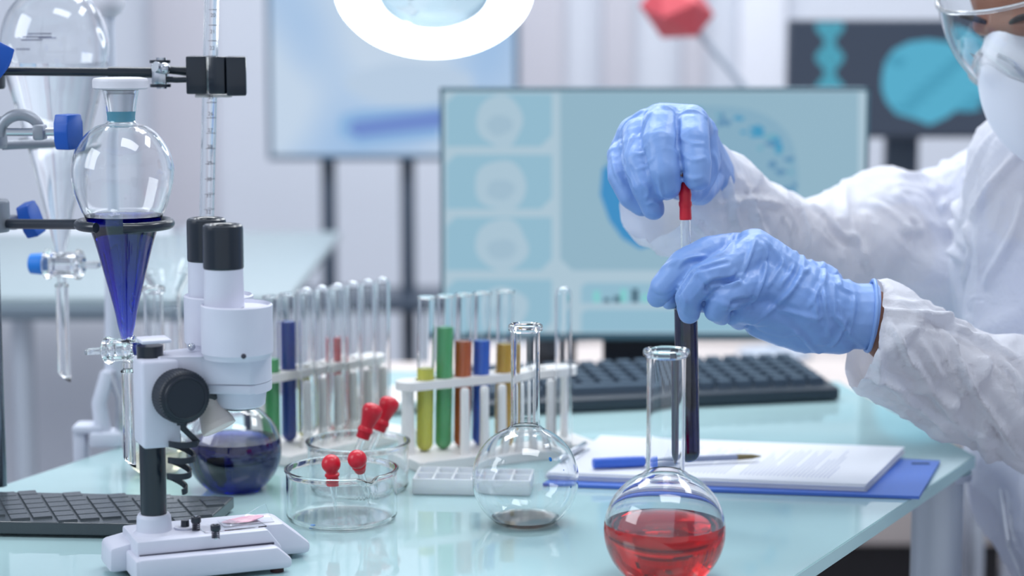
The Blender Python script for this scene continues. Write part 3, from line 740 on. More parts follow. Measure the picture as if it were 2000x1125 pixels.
lk, LM = rack(lo_, lu, .125, .060, [0, .0205, .041, .0615, .082, .1025], [.012+.0195*i for i in range(6)], 'white plastic tube rack beside the navy flask, holding upturned tubes', .0775)
for i in range(6):
    p = LM @ Vector((.012+.0195*i, -.0216, .0098+.0735+.008)); 
    nm = ['first', 'second', 'third', 'fourth', 'fifth', 'last'][i]
    test_tube(LM @ Vector((.012+.0195*i, -.0216, .0245)), S(15, 1.85), .133, 'empty upturned test tube over a peg of the left rack, %s counted from the microscope' % nm, inv=True, group='upturned tubes on the left rack')
for x, lq, lv, lb in [(0, L_GRN, .080, 'test tube of green liquid beside the microscope head in the left rack'), (.0205, L_TNAVY, .112, 'test tube of deep blue liquid in the left rack'),
                      (.041, L_YEL, .062, 'test tube of yellow liquid mostly below the shelf of the left rack'), (.082, L_TRED, .090, 'test tube of red liquid in the left rack')]:
    test_tube(LM @ Vector((x, .012, .0098)), S(15, 1.85), .138, lb, lq, lv, group='coloured tubes in the left rack')
for i, (px, py) in enumerate([(673, 697), (695, 716)]):
    P = W(px, py, 1.935)
    o = MB().lathe([(0, -.052), (.0085, -.052), (.0080, -.030), (.0012, 0), (0, .0005)], P, 20).build('pipette_tip', WHITE2, None, org=P)
    tag(o, ['taller white cone tip seen through the left rack tubes', 'shorter white cone tip seen through the left rack tubes'][i], 'pipette tip', 'white cone tips')
cb = thing('tip_holder', (W(684, 800, 1.935).x, 1.935, TZ), 'low white box holding the cone tips behind the left rack', 'box')
MB().box((W(684, 800, 1.935).x, 1.935, TZ+.0195), (.040, .030, .038), bev=.003).build('box_body', WHITE2, cb)
# dark bottle at the left of the left rack
dX = W(512, 800, 1.88).x
dk = thing('reagent_bottle', (dX-.004, 1.90, TZ), 'small dark blue bottle half hidden behind the microscope head', 'bottle')
MB().lathe([(0, .0005), (.013, .0005), (.0145, .002), (.0145, .042), (.011, .050), (.0065, .054), (.0065, .060), (0, .060)], (dX-.004, 1.90, TZ), 28).build('bottle_body', pm('dark_bottle', C(22, 34, 62), .12), dk)
MB().lathe([(0, .0585), (.0078, .0585), (.0078, .070), (0, .070)], (dX-.004, 1.90, TZ), 24).build('screw_cap', BLACK, dk)

# slide box
bxo = Vector((-.083, 1.686, TZ)); bxu = (Vector((.010, 1.678, 0))-Vector((-.083, 1.686, 0)))
sb = thing('slide_box', bxo, 'low translucent white compartment box seen through the almost empty flask', 'box'); BM_ = frame(bxo, bxu)
trw = pm('translucent_white', C(240, 246, 252), .3, trans=.15, ior=1.3, sss=.5)
bl, bd, bh = .098, .046, .0145
m_ = MB(BM_); m_.box((bl/2, bd/2, .002), (bl, bd, .003), bev=.0008)
for y in (0, bd): m_.box((bl/2, y, bh/2), (bl, .0016, bh-.001), bev=.0006)
for x in (0, bl): m_.box((x, bd/2, bh/2), (.0016, bd, bh-.001), bev=.0006)
m_.build('tray', trw, sb)
m_ = MB(BM_); m_.box((bl/2, bd/2, bh-.0045), (bl-.001, .0014, .008))
m_.build('divider', trw, sb, smooth=False)
for k in range(1, 6): MB(BM_).box((bl*k/6, bd/2, bh-.0045), (.0014, bd-.001, .008)).build('divider', trw, sb, smooth=False)
for k in range(6):
    for j in range(2):
        MB(BM_).box((bl*(k+.5)/6, bd*(j+.5)/2, .0055), (bl/6-.003, bd/2-.003, .003), bev=.0006).build('well', pm('white_insert', C(236, 240, 246), .4), sb)

# ------------------------------------------------------------ white bowl behind, clipboard, pen
wb = Vector((W(757, 800, 2.07).x, 2.07, TZ))
bo = thing('tray_dish', wb, 'blurred round white rimmed shallow tray between the two racks', 'tray')
MB().lathe([(0, .001), (.034, .001), (.041, .008), (.0455, .012), (.046, .0135), (.0445, .0150), (.041, .0145), (.038, .010), (.033, .004), (0, .004)], wb, 56).build('rim_wall', WHITE2, bo)

z_b = TZ
bq = [T(1062, 951), T(1795, 976), T(1836, 906), T(1190, 872)]
cbm = pm('blue_clipboard_plastic', C(82, 122, 212), .35)
cbd = thing('clipboard', bq[0], 'blue clipboard with a small dark slot, lying under the papers', 'clipboard')
sheet(bq, .0026, cbm, 'board', cbd, lift=.0004)
hole = T(1798, 905, TZ+.0032)
MB().box((hole.x, hole.y, TZ+.0031), (.016, .006, .0006), bev=.0002).build('slot', pm('slot_teal', C(44, 70, 110), .5), cbd)
ck = T(1122, 888, TZ+.01)
m_ = MB(frame((ck.x, ck.y, 0), (.35, .93)))
m_.tube([(-.028, 0, TZ+.013), (-.02, -.003, TZ+.0165), (.02, -.003, TZ+.0165), (.028, 0, TZ+.013)], .0022, 10); m_.box((0, .004, TZ+.0115), (.05, .010, .002), bev=.0008)
m_.box((0, -.006, TZ+.0065), (.045, .003, .010), bev=.0008); m_.build('metal_clip', pm('bright_chrome', C(225, 228, 235), .25, metal=.9), cbd)
def paper_mat():
    m = pm('printed_paper', C(238, 240, 246), .6); nt = m.node_tree; p = nt.nodes['Principled BSDF']
    return m
PAP = paper_mat()
pq = [T(1070, 930, TZ+.006), T(1690, 954, TZ+.006), T(1765, 884, TZ+.006), T(1172, 858, TZ+.006)]
ps = thing('paper_stack', Vector((pq[0].x, pq[0].y, TZ+.003)), 'stack of white printed sheets on the blue clipboard', 'papers')
base_q = [Vector((p.x, p.y, TZ+.0032)) for p in pq]
ctr = sum(base_q, Vector())/4
for i in range(7):
    r_ = random.Random(i); off = Vector((r_.uniform(-.0015, .0015), r_.uniform(-.001, .001), 0))
    sheet([q+off for q in base_q], .0009, PAP, 'sheet', ps, lift=.0009*i*1.02, warp=.0008)
topz = TZ+.0032+.0009*1.02*7+.0002
# printed lines on the top sheet, running across the short side
A, B, C_, D = base_q; ln = MB(); r_ = random.Random(3)
for k in range(46):
    u = .28+.60*k/46
    if 20 < k < 24: continue
    v0 = .12; v1 = r_.uniform(.55, .86) if k % 5 else r_.uniform(.3, .5)
    N_ = 6; vv = []
    for q_ in range(N_+1):
        v = v0+(v1-v0)*q_/N_
        for du in (-.0011, .0011):
            P_ = A.lerp(B, u+du).lerp(D.lerp(C_, u+du), v); vv.append((P_.x, P_.y, P_.z+.0009*6*1.02+.0009+.0008*(math.sin((u+du)*5+v*3)*.5+.5)*(u+du)*v*2+.00012))
    ln.add(vv, [[2*q_, 2*q_+1, 2*q_+3, 2*q_+2] for q_ in range(N_)])
lo_m = ln.build('printed_lines', pm('grey_ink', C(160, 168, 200), .7), ps, smooth=False); lo_m['kind'] = 'stuff'
# pen
pa_ = T(1158, 905, topz+.005); pb_ = T(1486, 891, topz+.0045); pen = thing('pen', pa_, 'ballpoint pen with a royal blue cap lying on the papers', 'pen')
dd = pb_-pa_; Lp = dd.length; Mp = axisM(pa_, dd)
MB().lathe([(0, 0), (.0040, 0), (.0045, .001), (.0048, .03), (.0045, .046), (.0040, .0465), (0, .0465)], (0, 0, 0), 24, Mp).build('cap', pm('blue_pen_cap', C(66, 114, 222), .35), pen)
MB().lathe([(0, .046), (.0026, .046), (.0026, Lp-.022), (.0026, Lp-.018), (0, Lp-.018)], (0, 0, 0), 20, Mp).build('barrel', pm('pale_barrel', C(150, 162, 190), .2, trans=.4), pen)
MB().lathe([(0, Lp-.022), (.0028, Lp-.022), (.0022, Lp-.008), (.0006, Lp), (0, Lp)], (0, 0, 0), 20, Mp).build('nib', pm('brass_nib', C(120, 110, 80), .35, metal=.7), pen)

# ------------------------------------------------------------ keyboard
ku = Vector((.970, .232, 0)).normalized(); kl, kd = .385, .132
kr_ = Vector((.343, 2.108, TZ)); ko = kr_-ku*kl; KM = frame(ko, ku) @ Matrix.Rotation(R(5), 4, 'X')
kb = thing('keyboard', ko, 'black computer keyboard in front of the large monitor', 'keyboard')
kbm = pm('keyboard_black', C(44, 56, 68), .45); keym = pm('key_plastic', C(64, 78, 94), .4)
m_ = MB(KM); m_.box((kl/2, kd/2, .0075), (kl, kd, .014), bev=.003); m_.build('case', kbm, kb)
for x in (.02, kl-.02): MB(frame(ko, ku)).box((x, kd-.012, .007), (.02, .006, .0135), bev=.001).build('foot', kbm, kb)
key_me = {}
for row in range(6):
    ncol = 18
    for c_ in range(ncol):
        if row == 0 and 4 <= c_ <= 8:
            if c_ != 4: continue
            wk = 5
        else: wk = 1
        kk = wk; cw = (kl-.02)/ncol
        x = .010+cw*(c_+wk/2); y = .012+.0185*(row+.5)
        if kk not in key_me:
            mk = MB(); d_ = (cw*wk*.43, .0078); d2 = (d_[0]-.002, d_[1]-.002)
            mk.add([(-d_[0], -d_[1], 0), (d_[0], -d_[1], 0), (d_[0], d_[1], 0), (-d_[0], d_[1], 0), (-d2[0], -d2[1]+.0004, .0085), (d2[0], -d2[1]+.0004, .0085), (d2[0], d2[1], .0085), (-d2[0], d2[1], .0085)],
                   [[0, 1, 5, 4], [1, 2, 6, 5], [2, 3, 7, 6], [3, 0, 4, 7], [4, 5, 6, 7]])
            o = mk.build('key', keym, None, smooth=False); key_me[kk] = o.data
        else: o = bpy.data.objects.new('key', key_me[kk]); COL.objects.link(o)
        o.parent = kb; Mw = KM @ Matrix.Translation((x, y, .0142)); o.matrix_parent_inverse = Matrix.Identity(4)
        o.matrix_basis = Matrix.Translation(-ko) @ Mw

# ------------------------------------------------------------ side desk and monitor
dt = pm('desk_beige', C(206, 196, 192), .5)
sd_t = thing('side_desk', (.2, 2.52, 0), 'beige side desk behind the glass table carrying the large monitor', 'desk')
MB().box((.2, 2.50, .69), (.9, .30, .02), bev=.003).build('desk_top', pm('beige_laminate', C(208, 198, 194), .6), sd_t)
for x in (-.2, .6):
    for y in (2.39, 2.61): MB().box((x, y, .34), (.03, .03, .68), bev=.002).build('leg', STEEL, sd_t)
def emi(name, c, s=1.0):
    return pm(name, (0, 0, 0, 1), .25, emit=c, es=s, ior=1.2)
def flat_poly(pts2, Y, mat, name, par, dy, th=.0004):
    "pts in pixels on the plane at depth Y, pushed dy towards the viewer side"
    vs = [W(x, y, Y) for x, y in pts2]; n_ = len(vs)
    a = [Vector((v.x, Y-dy, v.z)) for v in vs]; b = [Vector((v.x, Y-dy+th, v.z)) for v in vs]
    return MB().add(a+b, [list(range(n_)), [n_+i for i in range(n_)][::-1]]+[[i, (i+1) % n_, n_+(i+1) % n_, n_+i] for i in range(n_)]).build(name, mat, par, smooth=False)
def blob(cx, cy, rx, ry, seed=0, n_=40, amp=.05):
    r2 = random.Random(seed); ph = [r2.uniform(0, 6) for _ in range(4)]
    return [(cx+rx*math.cos(a)*(1+amp*sum(math.sin((k+2)*a+ph[k]) for k in range(4))/2), cy+ry*math.sin(a)*(1+amp*sum(math.sin((k+2)*a+ph[k]) for k in range(4))/2)) for a in [2*math.pi*i/n_ for i in range(n_)]]
MY = 2.42
mon = thing('monitor', (W(1270, 600, MY+.03).x, MY+.06, .70), 'large monitor showing pale blue brain scan panels behind the gloved hands', 'monitor')
c0 = W(859, 171, MY); c1 = W(1688, 664, MY)
mx, mzc = (c0.x+c1.x)/2, (c0.z+c1.z)/2; mw, mh = c1.x-c0.x, c0.z-c1.z
bez = pm('monitor_bezel', C(70, 104, 118), .4)
MB().box((mx, MY+.016, mzc), (mw, .028, mh), bev=.004).build('housing', bez, mon)
fr_ = MB(); bw = .0042
for (cx_, cz_, wx, wz) in [(mx, mzc+mh/2-bw/2, mw, bw), (mx, mzc-mh/2+bw, mw, bw*2), (mx-mw/2+bw/2, mzc, bw, mh), (mx+mw/2-bw/2, mzc, bw, mh)]:
    fr_.box((cx_, MY, cz_), (wx, .006, wz), bev=.001)
fr_.build('bezel', bez, mon)
scm = emi('screen_pale', C(172, 197, 212)); MB().box((mx, MY+.001, mzc+.002), (mw-2*bw, .003, mh-3*bw)).build('screen', scm, mon, smooth=False)
scr = mon.children[-1]
pan = emi('screen_panel', C(146, 186, 206)); pan2 = emi('screen_panel_grey', C(156, 184, 200)); skl = emi('screen_skull', C(170, 196, 212)); skl2 = emi('screen_skull_line', C(160, 188, 206))
for (y0, y1) in [(183, 286), (302, 408), (424, 528), (546, 650)]:
    flat_poly([(872, y0+18), (890, y0), (1078, y0), (1078, y1-22), (1056, y1), (872, y1)], MY, pan, 'scan_panel', scr, .0012)
for i, (x, y, rx, ry) in enumerate([(976, 236, 46, 50), (978, 362, 50, 50), (980, 478, 52, 50), (982, 603, 48, 44)]):
    flat_poly(blob(x, y, rx, ry, i), MY, skl, 'skull_scan', scr, .0016)
    flat_poly(blob(x, y+8, rx*.55, ry*.4, i+9), MY, skl2, 'skull_scan', scr, .0020)
flat_poly([(1094, 180), (1676, 180), (1676, 528), (1118, 528), (1094, 505)], MY, emi('screen_panel_big', C(146, 180, 198)), 'scan_panel', scr, .0012)
flat_poly([(1135, 560), (1145, 552), (1676, 552), (1676, 592), (1135, 592)], MY, pan, 'scan_panel', scr, .0012)
flat_poly([(1135, 612), (1145, 604), (1676, 604), (1676, 648), (1135, 648)], MY, pan, 'scan_panel', scr, .0012)
flat_poly(blob(1372, 345, 196, 142, 5, amp=.03), MY, emi('screen_brain', C(134, 172, 194)), 'brain_scan', scr, .0016)
flat_poly([(1176, 330), (1172, 380), (1190, 430), (1215, 465), (1250, 486), (1275, 478), (1300, 440), (1260, 380), (1220, 340), (1190, 320)], MY, emi('screen_deep_blue', C(66, 142, 196)), 'brain_scan', scr, .0020)
r2 = random.Random(11); sp_m = [emi('screen_spot_a', C(96, 142, 178)), emi('screen_spot_b', C(70, 150, 190)), emi('screen_spot_c', C(112, 168, 190))]
for i in range(46):
    a = r2.uniform(-1.9, 1.0); rr_ = r2.uniform(.72, .98)
    flat_poly(blob(1372+186*rr_*math.cos(a), 345+134*rr_*math.sin(a), r2.uniform(4, 15), r2.uniform(3, 9), i, 12, .2), MY, sp_m[i % 3], 'scan_spot', scr, .0022+.00005*i)
for i, (x, h, m) in enumerate([(1165, 22, emi('screen_mint', C(130, 205, 205))), (1185, 8, bez), (1205, 12, bez), (1218, 26, MATS['screen_mint']), (1240, 26, bez), (1260, 16, MATS['screen_mint'])]):
    flat_poly([(x-6, 590-h), (x+6, 590-h), (x+6, 590), (x-6, 590)], MY, m, 'chart_bar', scr, .0018)
nk = MB(); na = W(1178, 690, MY+.035).x; nb = W(1345, 690, MY+.035).x
nk.box(((na+nb)/2, MY+.045, (.70+mzc)/2), (nb-na, .02, mzc-.70), bev=.003); nk.build('stand_neck', BLACK, mon)
MB().box(((na+nb)/2, MY+.05, .7075), (.24, .17, .014), bev=.004).build('stand_base', BLACK, mon)
sk = thing('speaker', (W(1088, 690, 2.60).x, 2.60, .70), 'small dark speaker under the left part of the large monitor', 'speaker')
MB().box((W(1080, 690, 2.60).x, 2.60, .738), (.058, .05, .075), bev=.004).build('cabinet', BLACK, sk)
MB().lathe([(0, 0), (.02, 0), (.022, .002), (.018, .003), (0, .001)], (0, 0, 0), 28, axisM((W(1080, 690, 2.60).x, 2.575, .74), (0, -1, 0))).build('speaker_cone', pm('cone_grey', C(70, 74, 82), .5), sk)

# ------------------------------------------------------------ wall television on its stand
TY = 4.4
a0 = W(517, -60, TY); a1 = W(1015, 313, TY)
tv = thing('television', ((a0.x+a1.x)/2, TY+.1, 0), 'blurred television with a pale blue picture on a dark two-post floor stand', 'television')
cx_, cz_ = (a0.x+a1.x)/2, (a0.z+a1.z)/2; w_, h_ = a1.x-a0.x, a0.z-a1.z
tvb = pm('tv_bezel', C(56, 84, 108), .4)
MB().box((cx_, TY+.02, cz_), (w_, .04, h_), bev=.006).build('housing', tvb, tv)
m = bpy.data.materials.new('tv_picture'); m.use_nodes = True; nt = m.node_tree; p = nt.nodes['Principled BSDF']; p.inputs['Base Color'].default_value = (0, 0, 0, 1)
tc = nt.nodes.new('ShaderNodeTexCoord'); nz = nt.nodes.new('ShaderNodeTexNoise'); nz.inputs['Scale'].default_value = 3.2; nz.inputs['Detail'].default_value = 1
rp = nt.nodes.new('ShaderNodeValToRGB'); rp.color_ramp.elements[0].position = .36; rp.color_ramp.elements[0].color = C(142, 180, 222); rp.color_ramp.elements[1].position = .62; rp.color_ramp.elements[1].color = C(190, 208, 228)
nt.links.new(tc.outputs['Object'], nz.inputs[0]); nt.links.new(nz.outputs[0], rp.inputs[0]); nt.links.new(rp.outputs[0], p.inputs['Emission Color']); p.inputs['Emission Strength'].default_value = 1
ts = MB().box((cx_, TY-.001, cz_), (w_-.022, .003, h_-.022)).build('screen', m, tv, smooth=False)
flat_poly([(690, 236), (860, 215), (1000, 200), (1000, 232), (860, 250), (700, 268), (680, 254)], TY, emi('tv_violet', C(112, 140, 204)), 'picture_shape', ts, .004)
flat_poly([(665, 225), (700, 215), (860, 205), (860, 270), (700, 285), (660, 262)], TY, emi('tv_sky', C(140, 180, 222)), 'picture_shape', ts, .0032)
flat_poly(blob(800, 165, 120, 45, 3), TY, emi('tv_haze', C(184, 204, 226)), 'picture_shape', ts, .0034)
for x in (641, 796):
    X = W(x, 450, TY+.03).x; MB().box((X, TY+.055, cz_/2), (.030, .03, cz_), bev=.003).build('stand_post', pm('stand_dark', C(58, 70, 86), .4), tv)
zsh = W(780, 586, TY).z
MB().box((W(760, 586, TY).x, TY+.02, zsh), (.46, .26, .022), bev=.004).build('stand_shelf', MATS['stand_dark'], tv)
MB().box((W(718, 586, TY).x, TY+.05, .02), (.5, .3, .04), bev=.006).build('stand_foot', MATS['stand_dark'], tv)

# background glass desk at left
bd_ = thing('background_desk', (-.75, 3.3, 0), 'blurred pale desk with a dark edge in the left background', 'desk')
MB().box((-.86, 3.36, .742), (1.08, .9, .014), bev=.003).build('desk_top', pm('pale_desk_glass', C(150, 164, 170), .4), bd_)
MB().box((-.86, 2.905, .727), (1.08, .02, .020), bev=.003).build('front_rail', pm('rail_grey', C(110, 124, 136), .4), bd_)
for x in (W(40, 700, 2.95).x, W(505, 700, 2.95).x): MB().lathe([(0, 0), (.016, 0), (.016, .73), (0, .73)], (x, 2.97, 0), 24).build('leg', legm, bd_)
for x in (-1.3, -.4): MB().lathe([(0, 0), (.016, 0), (.016, .73), (0, .73)], (x, 3.74, 0), 24).build('leg', legm, bd_)
cw = thing('white_cupboard', (-1.0, 3.9, 0), 'blurred tall white cupboard under and behind the left desk', 'cupboard')
MB().box((-1.25, 4.1, .36), (1.1, .4, .70), bev=.006).build('cupboard_body', pw, cw)
for k in range(2):
    dr = MB().box((-1.5+.52*k, 3.893, .36), (.50, .016, .66), bev=.003).build('door', pw, cw)
    MB().box((-1.32+.22*k*1.2, 3.88, .42), (.01, .014, .12), bev=.002).build('handle', STEEL, dr)

# dark scan monitor on the right
DY = 3.6
a0 = W(1541, 38, DY); a1 = W(2015, 270, DY); cx_, cz_ = (a0.x+a1.x)/2, (a0.z+a1.z)/2; w_, h_ = a1.x-a0.x, a0.z-a1.z
dmn = thing('monitor', (cx_, DY+.05, .60), 'dark monitor showing a turquoise brain and helix behind the masked person', 'monitor')
MB().box((cx_, DY+.018, cz_), (w_, .034, h_), bev=.005).build('housing', pm('dark_bezel', C(60, 68, 82), .4), dmn)
dsc = MB().box((cx_, DY-.001, cz_), (w_-.012, .003, h_-.012)).build('screen', emi('dark_screen', C(66, 76, 94)), dmn, smooth=False)
flat_poly([(1722, 150), (1728, 120), (1745, 97), (1775, 82), (1812, 77), (1850, 82), (1885, 95), (1915, 118), (1935, 150), (1932, 190), (1905, 206), (1870, 212), (1850, 228), (1815, 244), (1785, 232), (1750, 222), (1730, 198), (1722, 175)],
          DY, emi('scan_turquoise', C(88, 172, 202)), 'brain_scan', dsc, .003)
for i in range(9): 
    flat_poly(blob(1750+20*i, 120+18*((i*5) % 6), 22, 9, i, 16, .2), DY, emi('scan_turquoise_deep', C(76, 156, 186)), 'brain_fold', dsc, .0034+.0001*i)
for i in range(22):
    y = 44+i*6; hw = 19+9*math.sin((y-95)/60*2*math.pi)
    flat_poly([(1620-hw, y), (1620+hw, y), (1620+hw, y+4.2), (1620-hw, y+4.2)], DY, emi('helix_turquoise', C(84, 180, 206)), 'helix_rung', dsc, .003)
X = W(1785, 300, DY).x
MB().box((X, DY+.12, (a1.z+.65)/2), (.06, .03, a1.z-.65+.06), bev=.004).build('stand_neck', MATS['stand_dark'], dmn)
MB().box((X, DY+.14, .610), (.26, .2, .016), bev=.004).build('stand_base', MATS['stand_dark'], dmn)
for i, px in enumerate([1728, 1690]):
    o_ = W(px, 310, DY-.1)
# beige cabinet low in the background
bg = thing('low_cabinet', (.95, 4.1, 0), 'long beige low cabinet in the right background on a plinth darkened as shadow', 'cabinet')
bei = pm('beige_laminate', C(208, 198, 194), .6)
MB().box((1.03, 3.92, .40), (1.80, .62, .40), bev=.004).build('carcass', bei, bg)
MB().box((1.03, 3.94, .10), (1.76, .58, .20)).build('plinth', pm('plinth_shadow_tone', C(36, 34, 38), .6), bg)  # plinth box, its dark colour stands in for the shadow under the cabinet
for k in range(4):
    dr = MB().box((.355+.45*k, 3.602, .40), (.44, .016, .385), bev=.003).build('door', bei, bg)
    MB().box((.355+.45*k+.19*(1 if k % 2 == 0 else -1), 3.59, .45), (.01, .012, .10), bev=.002).build('handle', STEEL, dr)

# red model on a grey rod
RB = 3.3
rc = W(1322, 20, RB)
rm = thing('molecule_model', Vector((W(1475, 200, RB).x, RB, .60)), 'blurred faceted red knob on a slanting grey rod above the large monitor', 'model')
bm = bmesh.new(); bmesh.ops.create_icosphere(bm, subdivisions=1, radius=S(76, RB))
MB().bm(bm, Matrix.Translation(rc) @ Matrix.Rotation(.5, 4, 'Y') @ Matrix.Scale(.8, 4, (0, 0, 1))).build('red_head', pm('blurred_red', C(206, 84, 94), .5), rm, smooth=False)
MB().tube([rc+Vector((.03, 0, -.03)), W(1450, 165, RB), W(1520, 262, RB)], S(7, RB), 12).build('rod', pm('rod_grey', C(176, 186, 200), .4), rm)
e_ = W(1520, 262, RB)
MB().tube([e_, (e_.x, RB, .615)], .008, 12).build('upright', MATS['rod_grey'], rm)
MB().lathe([(0, .598), (.06, .598), (.06, .607), (.01, .616), (0, .616)], (e_.x, RB, 0), 32).build('base', MATS['rod_grey'], rm)
bs = thing('low_bench', (.4, 3.3, 0), 'pale low bench hidden behind the large monitor carrying the red model', 'bench')
MB().box((.4, 3.3, .585), (1.0, .26, .025), bev=.003).build('bench_top', dt, bs)
for x in (-.06, .86): MB().box((x, 3.3, .286), (.03, .2, .572), bev=.003).build('leg', dt, bs)

# ------------------------------------------------------------ magnifier ring lamp clamped to the table edge
LY = 2.02
lm = thing('magnifier_lamp', (W(213, 900, 1.90).x, 1.90, TZ), 'white glowing ring magnifier lamp on a pale post clamped to the table edge', 'lamp')
lw = pm('lamp_white', C(206, 212, 226), .4)
hx = W(848, -16, LY); nrm = Vector((0.03, -.66, -.75)).normalized()
# face normal so that the ring shows as an ellipse of ratio ~.66
ML = axisM(hx, nrm, up=(0, 0, 1))
ro_, ri_ = S(194, LY), S(108, LY)
MB().lathe([(ri_, 0), (ri_, -.022), (ro_*.9, -.03), (ro_*.98, -.018), (ro_, -.004), (ro_, 0), (ro_*.97, .0)], hx*0, 72, ML).build('ring_housing', lw, lm)
MB().lathe([(ri_+.001, 0), (ri_+.004, .006), ((ri_+ro_)/2, .009), (ro_-.005, .006), (ro_-.001, 0), (ri_+.001, 0)], hx*0, 72, ML).build('light_ring', pm('glowing_diffuser', (1, 1, 1, 1), .5, emit=(.93, .98, 1, 1), es=5), lm)
MB().lathe([(0, .0045), (ri_*.5, .0038), (ri_-.001, .001), (ri_-.001, -.003), (ri_*.5, -.0065), (0, -.0075)], hx*0, 64, ML).build('magnifier_lens', pm('aqua_lens', (.80, .97, .98, 1), .0, trans=1, ior=1.5), lm)
pb0 = Vector((W(222, 730, 1.90).x, 1.90, W(222, 730, 1.90).z)); pt0 = Vector((W(212, 12, 1.90).x, 1.90, W(212, 12, 1.90).z))
MB().tube([pb0, pb0.lerp(pt0, .5), pt0], [S(17, 1.9), S(13, 1.9), S(12, 1.9)], 18).build('post', lw, lm)
MB().ball(pt0+Vector((0, 0, .004)), S(32, 1.9), n=24).build('post_joint', pm('milky_plastic', C(240, 240, 248), .35), lm)
elb = Vector((-.18, 1.98, 1.47)); hb = hx-nrm*.028
MB().tube([pt0, elb], .008, 14).build('arm', lw, lm); MB().ball(elb, .016, n=18).build('elbow_joint', lw, lm)
MB().tube([elb, hb+Vector((-.06, .02, .12)), hb+Vector((-ro_*.82, 0, .045))], .007, 14).build('arm', lw, lm)
# clamp
cp = Vector((W(212, 900, 1.885).x, 1.885, TZ))
kq = MB(); kq.box((cp.x, cp.y, TZ+.0075), (.030, .030, .014), bev=.003); kq.box((cp.x-.026, cp.y+.006, TZ-.01), (.012, .026, .06), bev=.003); kq.box((cp.x-.012, cp.y+.006, TZ-.036), (.036, .026, .010), bev=.003)
kq.box((cp.x-.018, cp.y+.004, TZ+.0165), (.028, .028, .008), bev=.003)
kq.build('table_clamp', lw, lm)
MB().tube([(cp.x-.004, cp.y, TZ+.012), (cp.x-.008, cp.y+.002, TZ+.040), (cp.x, cp.y+.006, TZ+.066), pb0], [.008, .007, .0075, .008], 16).build('clamp_neck', lw, lm)
MB().tube([(cp.x+.012, cp.y, TZ+.012), (cp.x+.013, cp.y, TZ+.045), (cp.x+.004, cp.y+.006, TZ+.068)], [.0045, .0045, .005], 14).build('tension_spring', STEEL, lm)
MB().tube([(cp.x-.001, cp.y, TZ-.045), (cp.x-.001, cp.y, TZ-.0135)], .004, 12).build('clamp_screw', STEEL, lm)

# ------------------------------------------------------------ person
def blobmesh(caps, voxel, smooth=6, extra=None):
    m_ = MB()
    for c in caps: m_.cone(c[0], c[1], c[2], c[3], 18)
    if extra: extra(m_)
    me = bpy.data.meshes.new('tmp'); me.from_pydata(m_.v, [], m_.f)
    bm = bmesh.new(); bm.from_mesh(me); bmesh.ops.recalc_face_normals(bm, faces=bm.faces[:]); bm.to_mesh(me); bm.free()
    ob = bpy.data.objects.new('tmp', me); COL.objects.link(ob)
    r = ob.modifiers.new('r', 'REMESH'); r.mode = 'VOXEL'; r.voxel_size = voxel
    s = ob.modifiers.new('s', 'SMOOTH'); s.iterations = smooth; s.factor = .5
    dg = bpy.context.evaluated_depsgraph_get(); out = bpy.data.meshes.new_from_object(ob.evaluated_get(dg))
    bpy.data.objects.remove(ob); return out
def get_np(me):
    n_ = len(me.vertices); co = np.empty(n_*3); me.vertices.foreach_get('co', co)
    no = np.empty(n_*3); me.vertices.foreach_get('normal', no); return co.reshape(-1, 3), no.reshape(-1, 3)
def bvh_of(me):
    return BVHTree.FromPolygons([v.co.copy() for v in me.vertices], [list(p.vertices) for p in me.polygons])
def hit(bv, px, py):
    d = ray(px, py).normalized(); r = bv.ray_cast(Vector((0, 0, CZ)), d)
    if r[0] is not None: return r[0]
    best = None
    for k in range(60):
        q = Vector((0, 0, CZ))+d*(1.5+.01*k); n = bv.find_nearest(q)
        if n[0] is not None and (best is None or n[3] < best[1]): best = (n[0], n[3])
    return best[0]
def fold(me, lines, Yref, gain=1.0):
    "raise soft cloth ridges along lines laid over the surface"
    co, no = get_np(me); bv = bvh_of(me); disp = np.zeros(len(co))
    for pts, w, h in lines:
        w = S(w, Yref); h = S(h*gain, Yref)
        P = [np.array(hit(bv, *p)) for p in pts]
        P = [np.array(p) for p in cr([tuple(p) for p in P], 5)]
        best = np.full(len(co), 9.); tt = np.zeros(len(co)); n_ = len(P)-1
        for i in range(n_):
            a, b = P[i], P[i+1]; ab = b-a; L2 = ab.dot(ab)+1e-12
            t = np.clip(((co-a)@ab)/L2, 0, 1); d = np.linalg.norm(co-(a+t[:, None]*ab), axis=1)
            k = d < best; best[k] = d[k]; tt[k] = (i+t[k])/n_
        tap = np.sin(np.clip(tt*.86+.07, 0, 1)*math.pi)**.6
        x = best/w
        disp += h*tap*(np.exp(-x*x)*1.15-.55*np.exp(-(x/2.3)**2))
    co = co+no*disp[:, None]; me.vertices.foreach_set('co', co.ravel()); me.update()
def ripple(me, amp, freq, seed=0, aniso=(1, 1, 1), ridge=True):
    co, no = get_np(me); r = np.random.RandomState(seed); acc = np.zeros(len(co))
    q = co*np.array(aniso)*freq
    warp = np.stack([np.sin(q@r.randn(3)*.6+r.rand()*6) for _ in range(3)], 1)
    q = q+warp*.8
    for k in range(5):
        d = r.randn(3); d /= np.linalg.norm(d); s = np.sin(q@d*(1+.35*k)+r.rand()*6)
        acc += ((1-np.abs(s))**2-.33 if ridge else s*.5)/(1+.4*k)
    co = co+no*(acc*amp)[:, None]; me.vertices.foreach_set('co', co.ravel()); me.update()
def as_part(me, name, mat, parent):
    o3 = ORG[parent.name]; me.transform(Matrix.Translation(-o3)); me.materials.clear(); me.materials.append(mat)
    me.shade_smooth(); me.name = name
    o = bpy.data.objects.new(name, me); COL.objects.link(o); o.parent = parent; ORG[o.name] = o3; return o
